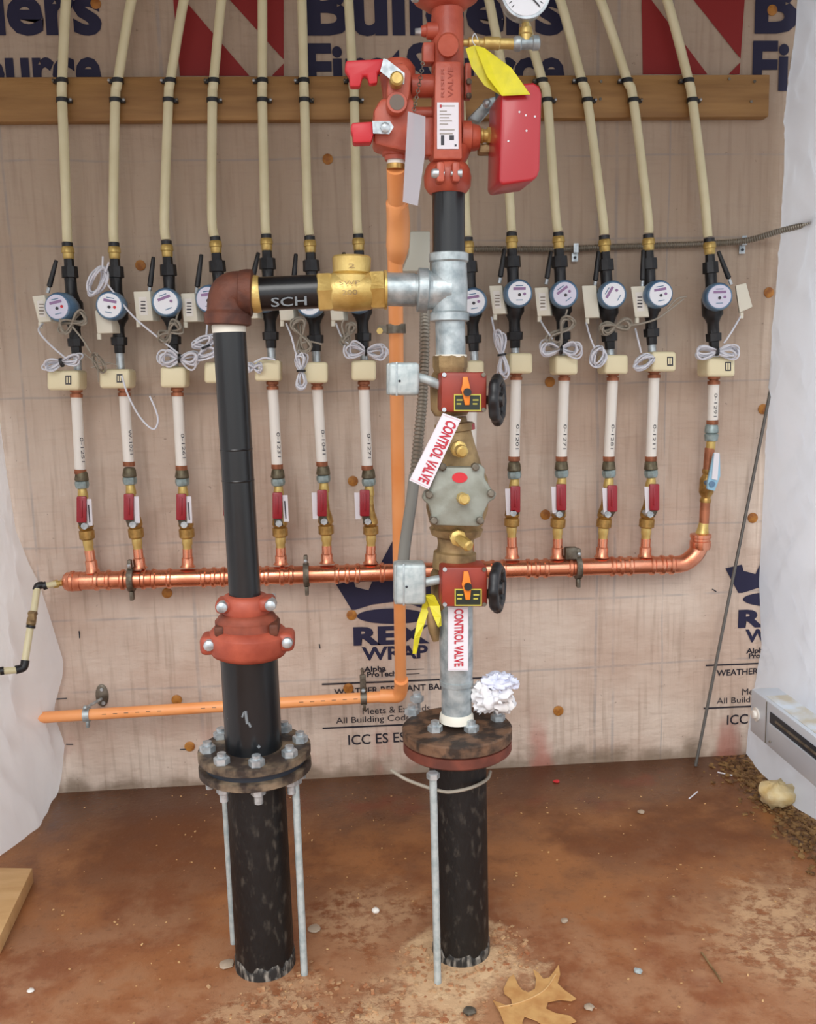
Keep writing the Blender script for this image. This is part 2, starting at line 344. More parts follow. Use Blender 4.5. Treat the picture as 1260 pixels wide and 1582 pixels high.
def floor_material():
    m = bpy.data.materials.new('stained_concrete'); m.use_nodes = True; l = m.node_tree.links; b = m.node_tree.nodes['Principled BSDF']
    tc = N(m, 'ShaderNodeTexCoord'); P = tc.outputs['Object']; s = N(m, 'ShaderNodeSeparateXYZ'); l.new(P, s.inputs[0]); X, Y = s.outputs[0], s.outputs[1]
    big = nz(m, P, 2.3, 6, off=(2, 4, 0), rough=.6); mid = nz(m, P, 9, 6, rough=.62); fine = nz(m, P, 70, 5, rough=.7)
    col = mixc(m, step(m, big, .4, .6), srgb((106, 60, 26)), srgb((160, 106, 62)))
    col = mixc(m, mth(m, 'MULTIPLY', step(m, mid, .42, .7), .65), col, srgb((100, 58, 32)))
    # clay gets drier and paler towards the front
    fr = mth(m, 'SUBTRACT', 1., step(m, mth(m, 'ADD', Y, mth(m, 'MULTIPLY', big, .9)), 2.05, 2.75))
    col = mixc(m, mth(m, 'MULTIPLY', fr, .75), col, mixc(m, step(m, mid, .4, .62), srgb((148, 90, 56)), srgb((182, 134, 98))))
    # wet dark film near the back wall
    wet = step(m, mth(m, 'ADD', Y, mth(m, 'MULTIPLY', big, .8)), 2.6, 3.05)
    col = mixc(m, mth(m, 'MULTIPLY', wet, .8), col, srgb((70, 42, 26)))
    # dark red patches
    dr = step(m, nz(m, P, 3.3, 4, off=(8, 1, 0)), .6, .72)
    col = mixc(m, mth(m, 'MULTIPLY', dr, .5), col, srgb((116, 44, 22)))
    # dry mortar dust round the risers and in the front corners
    def blob(cx, cy, r0, r1):
        dx = mth(m, 'SUBTRACT', X, cx); dy = mth(m, 'SUBTRACT', Y, cy)
        d = mth(m, 'SQRT', mth(m, 'ADD', mth(m, 'MULTIPLY', dx, dx), mth(m, 'MULTIPLY', dy, dy)))
        d = mth(m, 'ADD', d, mth(m, 'MULTIPLY', mth(m, 'SUBTRACT', mid, .5), .45)); return mth(m, 'SUBTRACT', 1., step(m, d, r0, r1))
    a1 = blob(.20, 1.72, .09, .17); a2 = blob(.08, 1.50, .06, .22); a3 = blob(.98, 1.75, .1, .3); a4 = blob(-.17, 1.64, .02, .16); a5 = blob(.12, 1.66, .03, .2); a6 = blob(1.0, 1.45, .02, .2)
    dd = a1
    a7 = blob(.02, 1.93, .02, .2)
    for q, wt in ((a7, .4), (a2, .9), (a3, .65), (a4, .55), (a5, .7), (a6, .8)): dd = mth(m, 'MAXIMUM', dd, mth(m, 'MULTIPLY', q, wt))
    dustm = mth(m, 'MULTIPLY', dd, step(m, nz(m, P, 26, 6, off=(3, 3, 0), rough=.7), .4, .56))
    dustm = mth(m, 'MAXIMUM', dustm, mth(m, 'MULTIPLY', a1, .8))
    col = mixc(m, mth(m, 'MULTIPLY', dustm, .9), col, srgb((222, 188, 146)))
    gen = mth(m, 'MULTIPLY', step(m, fine, .6, .75), .3); col = mixc(m, gen, col, srgb((214, 172, 132))); gd = mth(m, 'MULTIPLY', step(m, nz(m, P, 45, 6, off=(1, 6, 0), rough=.75), .52, .68), .4); col = mixc(m, gd, col, srgb((92, 54, 32)))
    # litter and soil strip along the right
    rr = step(m, mth(m, 'ADD', mth(m, 'ADD', X, mth(m, 'MULTIPLY', mth(m, 'SUBTRACT', mid, .5), .2)), 0.), 1.1, 1.18)
    soil = mixc(m, step(m, nz(m, P, 60, 5, off=(5, 0, 0)), .42, .62), srgb((64, 44, 28)), srgb((136, 100, 60)))
    col = mixc(m, mth(m, 'MULTIPLY', rr, .9), col, soil)
    l.new(col, b.inputs['Base Color'])
    rg = mth(m, 'ADD', .62, mth(m, 'MULTIPLY', wet, -.36)); rg = mth(m, 'ADD', rg, mth(m, 'MULTIPLY', dustm, .25)); rg = mth(m, 'ADD', rg, mth(m, 'MULTIPLY', step(m, big, .4, .6), -.08))
    l.new(rg, b.inputs['Roughness'])
    hh = mth(m, 'ADD', mth(m, 'MULTIPLY', mid, .6), mth(m, 'ADD', mth(m, 'MULTIPLY', fine, .25), mth(m, 'MULTIPLY', dustm, .7)))
    bp = N(m, 'ShaderNodeBump'); bp.inputs['Strength'].default_value = .5; bp.inputs['Distance'].default_value = .01
    l.new(hh, bp.inputs['Height']); l.new(bp.outputs[0], b.inputs['Normal'])
    return m

# ------------------------------------------------------------------ the setting
def struct(name, b, m, **k): return mk(name, b, m, kind='structure', loc=(0, 0, 0), smooth=k.get('smooth', False))
floor = struct('floor', B().box((0, -.9, -.05), (3.2, 0, 0), (0, 3.7, 0), (0, 0, .05)), floor_material())
# back wall: gently buckled wrap over boards
b = B(); nx, nzz = 90, 70; vs = []
WX0, WX1, WZ1 = -1.75, 1.75, 2.75
for j in range(nzz + 1):
    for i in range(nx + 1):
        x = WX0 + (WX1 - WX0) * i / nx; z = WZ1 * j / nzz
        vs.append((x, YW + .0022 * noise.noise(V((x * 5, 0, z * 1.6))) , z))
fs = [[j*(nx+1)+i, j*(nx+1)+i+1, (j+1)*(nx+1)+i+1, (j+1)*(nx+1)+i] for j in range(nzz) for i in range(nx)]
b.add(vs, fs); b.box((0, YW + .06, WZ1/2), ((WX1-WX0)/2, 0, 0), (0, .05, 0), (0, 0, WZ1/2))
wall = struct('wall_back', b, wall_material(), smooth=True)
b = B().box((0, 1.8, 2.56), (1.9, 0, 0), (0, 1.05, 0), (0, 0, .03))
roof = struct('unseen_ceiling', b, ROOF)  # unseen shed roof, added to darken the upper wall

# printing on the wrap
def emblem(dx):
    wpoly([[(262,-60),(285,0),(385,117),(278,117)], [(305,-60),(355,0),(438,92),(438,-60)], [(420,117),(438,98),(438,117)]], EMBR, wall, 'printed_emblem', dx)
D0 = at(983, 60, YW).x - at(262, 60, YW).x - .004
for dx in (0., D0): emblem(dx)
for n_, x0, x1 in ((0, -222, 158), (1, 475, 872)):
    wtext('Builders', x0, 51, x1, 50, 84, NAVY, wall, .035)
    wtext('FirstSource', x0, 139, x1, 137, 72, NAVY, wall, .035)
wtext('Builders', 1165, 48, 1560, 47, 84, NAVY, wall, .035)
wtext('FirstSource', 1161, 137, 1560, 136, 74, NAVY, wall, .035)
def rex(dx, tilt=0):
    crown = [(519,903),(546,897),(549,907),(569,912),(574,900),(590,866),(606,836),(622,864),(640,898),(645,908),(664,903),(668,892),(694,897),(664,940),(656,941),(636,934),(606,930),(575,934),(549,942),(543,942)]
    wpoly([crown], NAVY, wall, 'printed_crown', dx)
    wpoly([[(605 + 54*math.cos(a), 952 + 12*math.sin(a)) for a in [2*PI*i/24 for i in range(24)]]], NAVY, wall, 'printed_crown', dx)
    wtext('REX', 546, 996, 664, 992, 27, NAVY, wall, .05, dx)
    wtext('WRAP', 559, 1020, 661, 1016, 20, NAVY, wall, .03, dx)
    wtext('Alpha', 562, 1038, 596, 1036, 8, BLKP, wall, .03, dx)
    wtext('ProTech', 567, 1046, 612, 1044, 8, BLKP, wall, .03, dx)
    wpoly([[(497,1056),(745,1046),(745,1048.5),(497,1058.5)], [(498,1124),(745,1113),(745,1115.5),(498,1126.5)], [(628,1034),(655,1033),(655,1034),(628,1035)], [(628,1041),(648,1040),(648,1041),(628,1042)]], BLKP, wall, 'printed_rule', dx)
    wtext('WEATHER RESISTANT BARRIER', 516, 1074, 716, 1063, 9.5, BLKP, wall, .02, dx)
    wtext('Meets & Exceeds', 560, 1104, 664, 1098, 10, BLKP, wall, .0, dx)
    wtext('All Building Codes', 519, 1118, 640, 1112, 9, BLKP, wall, .0, dx)
    wtext('ICC ES ESR-1268', 538, 1151, 690, 1142, 15, BLKP, wall, .01, dx)
rex(0.)
rex(at(1139, 970, YW).x - at(546, 996, YW).x)
# nail caps and staples of the wrap
for x, y in [(217,410),(506,246),(545,743),(849,590),(842,795),(1187,452),(1178,632),(1162,800),(258,916),(273,1081),(293,1153),(543,950),(538,1063),(862,1098),(1192,16),(148,6)]:
    p = at(x, y, YW - .001); r = 8 * mpp(p)
    mk('nail_cap', B().lathe(p, p + V((0, -.004, 0)), [(0, r), (.6, r), (1, r*.75)], 16), CAPN, wall)
for x0, y0, x1, y1 in [(85,1080,103,1079),(102,1150,113,1150),(278,1158,292,1157),(122,975,123,986),(1070,1230,1070,1230),(493,995,494,1002),(1100,910,1106,914)]:
    if x0 == 1070: continue
    mk('staple', B().cyl(at(x0, y0, YW - .003), at(x1, y1, YW - .003), .0016, 6), DARK, wall)

# ------------------------------------------------------------------ hanging sheets
def sheet(name, rows, m, label, amp, th=.0):
    """rows: list of polylines (same count), bottom to top"""
    nu = 130; b = B(); vs = []
    for r in rows:
        seg = []
        pts = [V(p) for p in r]; ls = [(pts[i+1]-pts[i]).length for i in range(len(pts)-1)]; tot = sum(ls)
        for k in range(nu + 1):
            t = (k / nu) ** 1.5 * tot; i = 0
            while i < len(ls) - 1 and t > ls[i]: t -= ls[i]; i += 1
            p = pts[i].lerp(pts[i+1], min(1, t / max(ls[i], 1e-6)))
            seg.append((p, k / nu))
        vs.append(seg)
    M = len(vs); out = []
    for j, seg in enumerate(vs):
        for k, (p, u) in enumerate(seg):
            f = min(1, u * 14 + .04) * amp * min(1, p.z / .22 + .12)
            d1 = noise.noise(V((p.x*9 + p.y*9, 2, p.z*2.2))) + .6 * noise.noise(V((p.y*17, p.x*17, p.z*6 + 4))) - 1.6*abs(noise.noise(V(((p.y + p.x)*11 + p.z*6, p.x*4, p.z*4 - p.y*7)))) - 1.1*abs(noise.noise(V((p.z*13 - (p.y - p.x)*16, 4, p.z*6)))) - .5*abs(noise.noise(V((p.z*30 + p.x*24, p.y*30, 3))))
            d2 = noise.noise(V((p.y*8, 7, p.z*2.5)))
            out.append(p + V((d1 * f, d2 * f, 0)))
    fs = [[j*(nu+1)+i, j*(nu+1)+i+1, (j+1)*(nu+1)+i+1, (j+1)*(nu+1)+i] for j in range(M-1) for i in range(nu)]
    b.add(out, fs); o = mk(name, b, m, label=label, cat='plastic sheet', ang=80); 
    return o
def interp(tab, y):
    for (x0, y0), (x1, y1) in zip(tab, tab[1:]):
        if y0 <= y <= y1: return x0 + (x1 - x0) * (y - y0) / (y1 - y0)
    return tab[0][0] if y < tab[0][1] else tab[-1][0]
LE = [(-130,-40),(-60,400),(-20,590),(0,650),(12,740),(25,820),(45,870),(60,900),(78,955),(98,1020),(97,1045),(84,1092),(86,1110),(100,1150),(96,1195),(90,1224)]
rows = []
for j in range(161):
    y = 1224 + (-60 - 1224) * (j / 160); x = interp(LE, y); e = at(x, y, YW - .025); q = min(1, e.z / .35)
    z = max(.004, e.z)
    lf = .03 * q
    rows.append([(e.x, e.y, z), (-.875 - .055*q - .1*max(0, (e.z - .8)), 2.41 + .12 * q, z), (-.935 - .04*q- .1*max(0, (e.z - .8)), 2.26 + .05*q, z), (-1.1, 1.6, z), (-1.15, .95, z)])
sheet('plastic_sheet', rows, SHEET, 'white plastic sheet bunched at the left edge behind the drain tube', .018)
RE = [(1234,-40),(1232,0),(1224,100),(1214,200),(1208,350),(1192,520),(1186,640),(1180,740),(1172,900),(1176,1000),(1166,1060),(1155,1130),(1152,1164)]
rows = []
for j in range(161):
    y = 1164 + (-60 - 1164) * (j / 160); x = interp(RE, y); e = at(x, y, YW - .02); z = max(.004, e.z); q = max(0, 1 - e.z / .16)
    rows.append([(e.x, e.y, z), (e.x + .03 - .05*q, 2.5, z + .0*q), (e.x + .055 - .085 * q, 2.28, z), (1.36 - .08*q, 1.9, z + .03*q), (1.40, .95, z)])
rs = sheet('plastic_sheet', rows, SHEETB, 'bluish white plastic sheet hanging down the right side behind the heater', .015)

# ------------------------------------------------------------------ mounting board
p0 = at(-60, 118, YW - .038); zb0, zt0 = at(300, 186, YW - .038).z, at(300, 118, YW - .038).z
x1 = at(1188, 150, YW - .038).x
bd = mk('mounting_board', B().box(((x1 - 1.2)/2, YW - .0205, (zb0 + zt0)/2), ((x1 + 1.2)/2, 0, 0), (0, .0175, 0), (0, 0, (zt0 - zb0)/2)), WOOD, bevel=.003,
        label='long horizontal pine board across the wall that the cream tubes are clipped to', cat='board')
for x, y in ((1165,126),(1160,157),(928,126),(927,153),(1126,122)):
    p = at(x, y, YW - .039); mk('nail_head', B().cyl(p, p + V((0, -.002, 0)), .004, 10), STEELD, bd)
for x, y in ((221,132),(222,133)): pass

# ------------------------------------------------------------------ copper header
HY = 2.58
hx0, hx1 = (103, 898), (1020, 873)
P0, P1 = at(*hx0, HY), at(*hx1, HY)
hdr = thing('copper_manifold', 'long horizontal polished copper manifold pipe low on the wall feeding every line', 'pipe', (P0 + P1)/2 - V((0, 0, .03)))
def hp(x):      # point on header centre line at photo column x
    t = (x - hx0[0]) / (hx1[0] - hx0[0]); return (hx0[0] + (hx1[0]-hx0[0])*t, hx0[1] + (hx1[1]-hx0[1])*t)
hr = .0255
mk('pipe', B().cyl(P0, at(1046, 872, HY), hr, 28), COPPER, hdr)
mk('bend', B().tube([at(1040, 872.2, HY), at(1048, 871.8, HY), at(1058, 869, HY), at(1068, 862, HY), at(1076, 853, HY), at(1080, 843, HY), at(1081, 834, HY), at(1081, 826, HY)], hr, 28, sub=3), COPPER, hdr)
mk('end_cap', B().lathe(at(97, 899, HY), at(125, 898, HY), [(0, .012), (.1, .022), (.3, .0275), (1, .0275)], 24), COPPER, hdr)
for x in (112, 150, 168, 190, 222, 238, 262, 315, 330, 345, 400, 412, 436, 450, 520, 536, 552, 590, 640, 745, 760, 776, 815, 828, 842, 880, 945, 958, 972, 1006, 1022, 1036):
    c = hp(x) if x < 1020 else (x, 873 - (x - 1020)*.03)
    a, b_ = at(c[0]-4, c[1], HY), at(c[0]+4, c[1], HY)
    mk('fitting_ring', B().lathe(a, b_, [(0, hr+.0005), (.25, hr+.004), (.75, hr+.004), (1, hr+.0005)], 24), COPPER, hdr)
mk('elbow_socket', B().lathe(at(1081, 848, HY), at(1082, 824, HY), [(0, .028), (.2, .031), (.5, .031), (.55, .028), (.7, .028), (.75, .031), (.95, .031), (1, .02)], 24), COPPER, hdr)
for i, x in enumerate((203, 473, 892)):
    c = hp(x); p = at(c[0], c[1], HY)
    k = thing('pipe_hanger', 'grey steel split ring hanger on the copper manifold, ' + ['near its left end', 'right of the tall black pipe', 'near its right bend'][i], 'pipe hanger', p - V((0, 0, .04)), 'split ring hangers on the copper manifold')
    mk('ring', B().lathe(p - V((.008, 0, 0)), p + V((.008, 0, 0)), [(0, hr + .001), (0, hr + .009), (1, hr + .009), (1, hr + .001)], 24), STEELD, k)
    for sg in (1, -1): mk('ear', B().box(p + V((0, -.006, sg * (hr + .02))), (.0055, 0, 0), (0, .010, 0), (0, 0, .013)), STEELD, k, bevel=.002)
    mk('rod', B().cyl(p + V((0, .02, 0)), V((p.x, YW, p.z)), .005, 8), STEELD, k)
    if i == 2: mk('clamp_bracket', B().box(p + V((-.022, -.005, .045)), (.018, 0, 0), (0, .012, 0), (0, 0, .018)), STEELD, k, bevel=.004)
    mk('screw', B().sph(p + V((0, -.018, hr + .018)), .006, 8), STEEL, k)

# ------------------------------------------------------------------ the thirteen lines
ORD = ['leftmost', 'second from left', 'third from left', 'fourth from left', 'fifth from left', 'sixth from left', 'seventh from left', 'eighth from left', 'fifth from right', 'fourth from right', 'third from right', 'second from right', 'rightmost']
ORD2 = ORD
LN = [ # tube points, then column x,y: fitting top; lower nut; actuator rect; white pipe top, bottom; union; handle; valve body; stub bottom y ; register centre
 dict(t=[(108,-60),(102,0),(96,125),(96,155),(100,250),(104,374)], top=(104,376), nut2=(117,530), act=(72,572,122,603), w0=(118,612), w1=(124,728), un=(126,742), h=(125,790), vb=(135,820), st=(143,884), reg=(88,474), tilt=1, side=-1),
 dict(t=[(222,-60),(203,0),(182,125),(178,155),(175,330),(176,374)], top=(176,376), nut2=(184,528), act=(153,570,200,600), w0=(192,610), w1=(199,716), un=(200,736), h=(198,786), vb=(211,818), st=(216,878), reg=(169,472), side=-1),
 dict(t=[(302,-60),(284,0),(263,125),(260,155),(254,330),(256,370)], top=(257,373), nut2=(267,527), act=(247,566,286,599), w0=(274,610), w1=(280,722), un=(281,738), h=(279,786), vb=(289,818), st=(290,876), reg=(256,467), side=-1),
 dict(t=[(352,-60),(342,0),(330,125),(328,155),(327,330),(331,365)], top=(332,367), nut2=(345,525), act=(315,559,353,592), w0=(349,604), w1=(356,720), un=(357,736), h=(352,780), vb=(362,815), st=(364,874), reg=(321,462), side=-1),
 dict(t=[(403,-60),(405,0),(405,125),(405,155),(409,330),(411,361)], top=(411,363), nut2=(418,520), act=(393,556,433,589), w0=(421,600), w1=(428,720), un=(429,738), h=(428,784), vb=(433,816), st=(434,872), reg=(402,460), side=-1),
 dict(t=[(462,-60),(466,0),(469,125),(470,155),(475,330),(478,363)], top=(478,366), nut2=(487,525), act=(468,559,506,592), w0=(490,600), w1=(497,716), un=(499,733), h=(497,780), vb=(504,813), st=(505,870), reg=(478,468), side=-1),
 dict(t=[(532,-60),(538,0),(545,125),(547,155),(551,330),(553,361)], top=(553,363), nut2=(561,522), act=(543,556,581,588), w0=(562,600), w1=(567,722), un=(569,738), h=(563,780), vb=(573,813), st=(572,870), reg=(550,462), side=-1),
 dict(t=[(690,-60),(698,0),(708,125),(711,155),(719,330),(722,365)], top=(722,368), nut2=(731,525), act=(722,557,748,586), w0=(729,600), w1=(727,720), un=(727,735), h=(727,780), vb=(725,810), st=(724,868), reg=(731,466), side=1),
 dict(t=[(740,-60),(755,0),(774,100),(779,155),(786,290),(790,357)], top=(790,360), nut2=(795,520), act=(787,545,823,577), w0=(797,585), w1=(794,708), un=(794,727), h=(796,774), vb=(790,800), st=(791,862), reg=(802,453), side=1),
 dict(t=[(775,-60),(800,0),(836,120),(845,155),(858,330),(862,357)], top=(862,360), nut2=(869,520), act=(858,549,893,579), w0=(871,586), w1=(867,708), un=(867,725), h=(867,771), vb=(861,802), st=(861,862), reg=(872,454), side=1),
 dict(t=[(838,-60),(865,0),(897,120),(907,155),(930,330),(933,362)], top=(933,365), nut2=(941,522), act=(934,548,971,578), w0=(946,586), w1=(940,708), un=(940,725), h=(946,773), vb=(932,802), st=(929,861), reg=(947,455), side=1),
 dict(t=[(896,-60),(927,0),(967,120),(978,155),(1000,330),(1001,360)], top=(1001,363), nut2=(1006,515), act=(1007,543,1045,574), w0=(1010,582), w1=(1005,708), un=(1005,725), h=(1011,771), vb=(998,802), st=(996,860), reg=(1020,454), side=1),
 dict(t=[(1005,-60),(1030,0),(1062,120),(1069,155),(1086,290),(1093,366)], top=(1095,369), nut2=(1102,522), act=(1093,551,1136,582), w0=(1102,592), w1=(1100,652), un=(1099,668), h=(1103,728), vb=(1090,740), st=(1085,830), reg=(1111,458), side=1),
]
TXW = ['0-1251', 'W-1021', '0-1261', '', '0-1231', '0-1041', '0-1271', '', '0-1201', '0-1271', '0-1281', '0-1211', '0-1291']
TRX = {0:(64,477,20,42,-14,(75,447),(87,402)), 1:(160,497,24,36,-6,None,None), 2:(221,473,26,46,-6,(231,447),(237,397)), 3:(292,475,22,44,-6,(304,448),(311,393)),
       4:(384,470,24,44,-6,(390,430),(399,390)), 5:(441,472,22,46,-6,(453,440),(457,392)), 6:(519,474,20,42,-6,(530,430),(531,390)), 8:(768,463,20,44,-8,(772,432),(779,384)),
       9:(838,466,21,44,-6,(844,434),(851,388)), 10:(912,466,22,50,-6,(919,438),(924,388)), 11:(988,466,22,48,-8,(992,437),(993,386)), 12:(1147,462,22,42,14,(1127,434),(1109,388))}
for i, d in enumerate(LN):
    o, o2 = ORD[i], ORD2[i]; tp = d['top']
    # upper tube
    pts = [at(x, y, (2.611 if y < 200 else YM)) for x, y in d['t']]
    e_ = pts[0] + (pts[0] - pts[1]) * ((2.525 - pts[0].z) / (pts[0].z - pts[1].z)); e_.x = pts[0].x + (e_.x - pts[0].x) * .45; pts = [e_] + pts
    r = .0128
    t = thing('supply_tube', 'cream plastic tube clipped to the board, ' + o2 + (', mostly hidden by the tall riser' if i == 7 else ''), 'tube', pts[-1], 'cream supply tubes')
    mk('tube', B().tube(pts, r, 16), PEX, t)
    for k, y in enumerate((125, 155)):
        q = [p for p in d['t'] if p[1] in (y, y - 5) or (y == 125 and p[1] in (120, 100))]
        x = interp([(p[0], p[1]) for p in d['t']], y) if d['t'][0][1] < d['t'][1][1] else 0
        p = at(x, y, 2.611); dirv = (at(x + (q[0][0]-x)*0, y, 2.611) - p)
        sgn = -1 if k == 0 else 1
        if i == 7: continue
        c = mk('tube_clip', B().lathe(p - V((0, 0, .0055)), p + V((0, 0, .0055)), [(0, r), (0, r + .0028), (1, r + .0028), (1, r)], 18).box(p + V((sgn * (r + .006), .006, 0)), (.006, 0, 0), (0, .006, 0), (0, 0, .0048)), BLACK, t)
        mk('clip_nail', B().sph(p + V((sgn * (r + .010), -.003, .001)), .0042, 8), STEEL if (i + k) % 3 else STEELD, c)
    # water meter: adapter, nuts, barrel, register
    a = d['top']; n2 = d['nut2']; rg = d['reg']; A = at(*a, YM); Bq = at(*n2, YM)
    mtr = thing('water_meter', ('blue round' if i != 2 and i != 7 else 'grey blue round') + ' water meter on a black body, ' + o2 + (', half behind the tee' if i == 7 else ''), 'water meter', Bq, 'water meters in the row')
    s = mpp(A); mid = lambda y: A.lerp(Bq, (y - a[1]) / (n2[1] - a[1]))
    Lm = lambda nm, m_, y0, y1, prof, seg=18, par=None: mk(nm, B().lathe(mid(y0), mid(y1), [(tt, rr * s) for tt, rr in prof], seg), m_, par or mtr)
    Lm('crimp_ring', BLACK, a[1]-1, a[1]+5, [(0, 8.2), (1, 8.2)])
    Lm('brass_adapter', BRASSY, a[1]+4, a[1]+24, [(0, 7.5), (.15, 9.5), (.5, 10), (.55, 8.5), (.9, 8.5), (1, 7.5)], 12)
    Lm('upper_nut', BLACK, a[1]+22, a[1]+60, [(0, 7.5), (.35, 8), (.36, 12.5), (.8, 13), (.82, 9.5), (1, 9)], 8)
    Lm('barrel', BLACK, a[1]+55, n2[1]-4, [(0, 9), (.2, 9), (.32, 12), (.38, 16), (.66, 16), (.72, 12), (.8, 9), (1, 9)])
    Lm('lower_nut', BLACK, n2[1]-14, n2[1]+18, [(0, 9), (.2, 9.5), (.22, 13), (.6, 12.5), (.62, 8.5), (1, 8)], 8)
    Lm('steel_nipple', STEEL, n2[1]+14, d['act'][1]+8, [(0, 6.5), (1, 6.5)], 12)
    C0 = mid(rg[1] + 2); C1 = at(rg[0], rg[1], YM - .085); C0 = C1 + (C0 - C1) * .99
    dd = (C1 - C0); Lh = dd.length
    mk('register_housing', B().lathe(C0, C1, [(0, .024), (.35, .034), (.5, .0385), (.86, .0385), (.9, .036), (.97, .0355), (1, .033)], 28), BLUE, mtr)
    nrm = dd.normalized(); dial = mk('dial', B().lathe(C1 - nrm*.001, C1 + nrm*.0015, [(0, .0315), (1, .031)], 28), DIAL if i % 3 else DIALL, mtr)
    rx = V((0,0,1)).cross(nrm).normalized()*-1; up_ = nrm.cross(rx)*-1
    if up_.z < 0: up_ = -up_
    if rx.x < 0: rx = -rx
    cc = C1 + nrm * .002
    roll = math.radians([10, -12, 20, 5, 0, 0, 0, 8, 0, 35, 60, 8, 0][i]); rx, up_ = rx*math.cos(roll) + up_*math.sin(roll), up_*math.cos(roll) - rx*math.sin(roll)
    mk('dial_counter', B().box(cc + up_*.012, rx*.017, up_*.0035, nrm*.0005), INKP, dial)
    mk('dial_print', B().box(cc + up_*.020, rx*.010, up_*.0012, nrm*.0005), BLUE, dial)
    mk('dial_print', B().box(cc - up_*.018, rx*.009, up_*.0012, nrm*.0005), BLUE, dial)
    if i not in (2, 10): mk('dial_pointer', B().cyl(cc - up_*.004, cc - up_*.004 + nrm*.001, .0042, 12), INK, dial)
    mk('dial_logo', B().cyl(cc + rx*.014 - up_*.002, cc + rx*.014 - up_*.002 + nrm*.0008, .004, 12), REDP if i in (0, 1) else INKP, dial)
    # valve actuator
    x0, y0, x1, y1 = d['act']
    ac = mk('valve_actuator', B().rect_px(x0, y0, x1, y1, YM - .062, .085), CREAM, bevel=.009, bseg=3, label='cream plastic box under the ' + o2 + ' water meter', cat='valve box', group='cream boxes under the water meters')
    if i in (0, 1, 11, 12):
        cx_ = x0 + (x1 - x0) * (.66 if i < 2 else .72); mk('sticker', B().rect_px(cx_ - 4, y0 + 8, cx_ + 5, y1 - 9, YM - .0635, .001), INK, ac)
        mk('sticker_print', B().rect_px(cx_ - 2.5, y0 + 10, cx_ - .5, y1 - 11, YM - .0645, .001).rect_px(cx_ + 1, y0 + 10, cx_ + 3, y1 - 11, YM - .0645, .001), CREAM, ac)
    # lower white pipe
    wp = thing('white_pipe', 'white plastic pipe under a cream box, ' + o2, 'pipe', at(*d['w1'], YM), 'short white pipes')
    wv = V((d['w1'][0]-d['w0'][0], d['w1'][1]-d['w0'][1]))
    ux = wv.x / wv.y
    L('pipe', WHITE, wp, d['w0'], d['w1'], [(0, 8.2), (1, 8.2)], YM)
    L('crimp_ring', COPPERD, wp, (d['w0'][0]-ux*9, d['w0'][1]-13), (d['w0'][0], d['w0'][1]+2), [(0, 7), (.2, 9.5), (.45, 9.5), (.5, 7), (.62, 7), (.65, 9.5), (1, 9.5)], YM)
    L('crimp_ring', COPPERD, wp, (d['w1'][0], d['w1'][1]-3), (d['w1'][0]+ux*3, d['w1'][1]+4), [(0, 9), (1, 9)], YM)
    if TXW[i]:
        yb = d['w1'][1] - (14 if i < 12 else 8); xb = d['w0'][0] + ux * (yb - d['w0'][1])
        p1 = at(xb + (3 if i < 3 else 2), yb, YM - .0162); p0_ = at(xb + 2 - ux*36, yb - 38 + (0 if i < 12 else 2), YM - .0162)
        text(TXW[i], p0_, p1, V((.0085, 0, 0)), INK, wp, .0)
    # union and valve
    u = d['un']; vb = d['vb']; h = d['h']; st = d['st']
    bv = thing('ball_valve', ('brass ball valve with a red lever, ' if i < 12 else 'brass ball valve with a pale blue lever, ') + o2 + ' on the copper manifold', 'valve', at(*st, YM), 'ball valves on the manifold')
    if i < 12:
        L('union_top', UND, bv, (u[0], u[1]-14), (u[0], u[1]+1), [(0, 7.5), (.2, 9.5), (.9, 11), (1, 9)], YM, seg=10)
        L('union_nut', TEAL, bv, (u[0], u[1]+1), (u[0]+1, u[1]+13), [(0, 9), (.05, 10.5), (.5, 11), (.9, 9.5), (1, 7)], YM, seg=8)
        L('nipple', BRASSY, bv, (u[0]+1, u[1]+13), (u[0]+(vb[0]-u[0])*.4, u[1]+42), [(0, 6.5), (.35, 8), (.5, 8), (.52, 6.5), (1, 6.5)], YM, seg=12)
        L('valve_body', BRASS, bv, (u[0]+(vb[0]-u[0])*.4, u[1]+40), (vb[0], vb[1]+14), [(0, 6.5), (.3, 8), (.45, 10.5), (.62, 12), (.7, 9.5), (.72, 12), (.95, 12), (1, 8)], YM, seg=10)
        L('nipple', BRASSY, bv, (vb[0], vb[1]+13), (vb[0]+(st[0]-vb[0])*.4, vb[1]+32), [(0, 8), (.5, 8), (.6, 7), (1, 7)], YM, seg=12)
        L('copper_stub', COPPER, bv, (vb[0]+(st[0]-vb[0])*.35, vb[1]+30), st, [(0, 7.5), (.45, 7.5), (.48, 9), (.85, 9), (1, 12)], YM, seg=16)
        sd_ = -1 if i < 8 else 1
        top = V((h[0]-vb[0], h[1]-vb[1])); 
        fr = YM - .055
        hd = mk('lever', B().rect_px(h[0]-7.5, h[1]-23, h[0]+8, h[1]+18, fr, .012), REDH, bv, bevel=.004)
        mk('lever_ridge', B().rect_px(h[0]-2, h[1]-17, h[0]+2, h[1]+10, fr - .003, .004), REDH, hd, bevel=.0015)
        mk('lever_arm', B().prism([at(h[0]-5, h[1]+15, fr+.004), at(h[0]+6, h[1]+15, fr+.004), at(vb[0]+(h[0]-vb[0])*.5+7, vb[1]-4, fr+.014), at(vb[0]+(h[0]-vb[0])*.5-7, vb[1]-4, fr+.014)], (0, .004, 0)), STEELD, bv)
        q = at(vb[0]+(h[0]-vb[0])*.5, vb[1]-7, fr)
        mk('stem_nut', B().cyl(q, q + V((0, .05, 0)), .0095, 8), STEEL, bv)
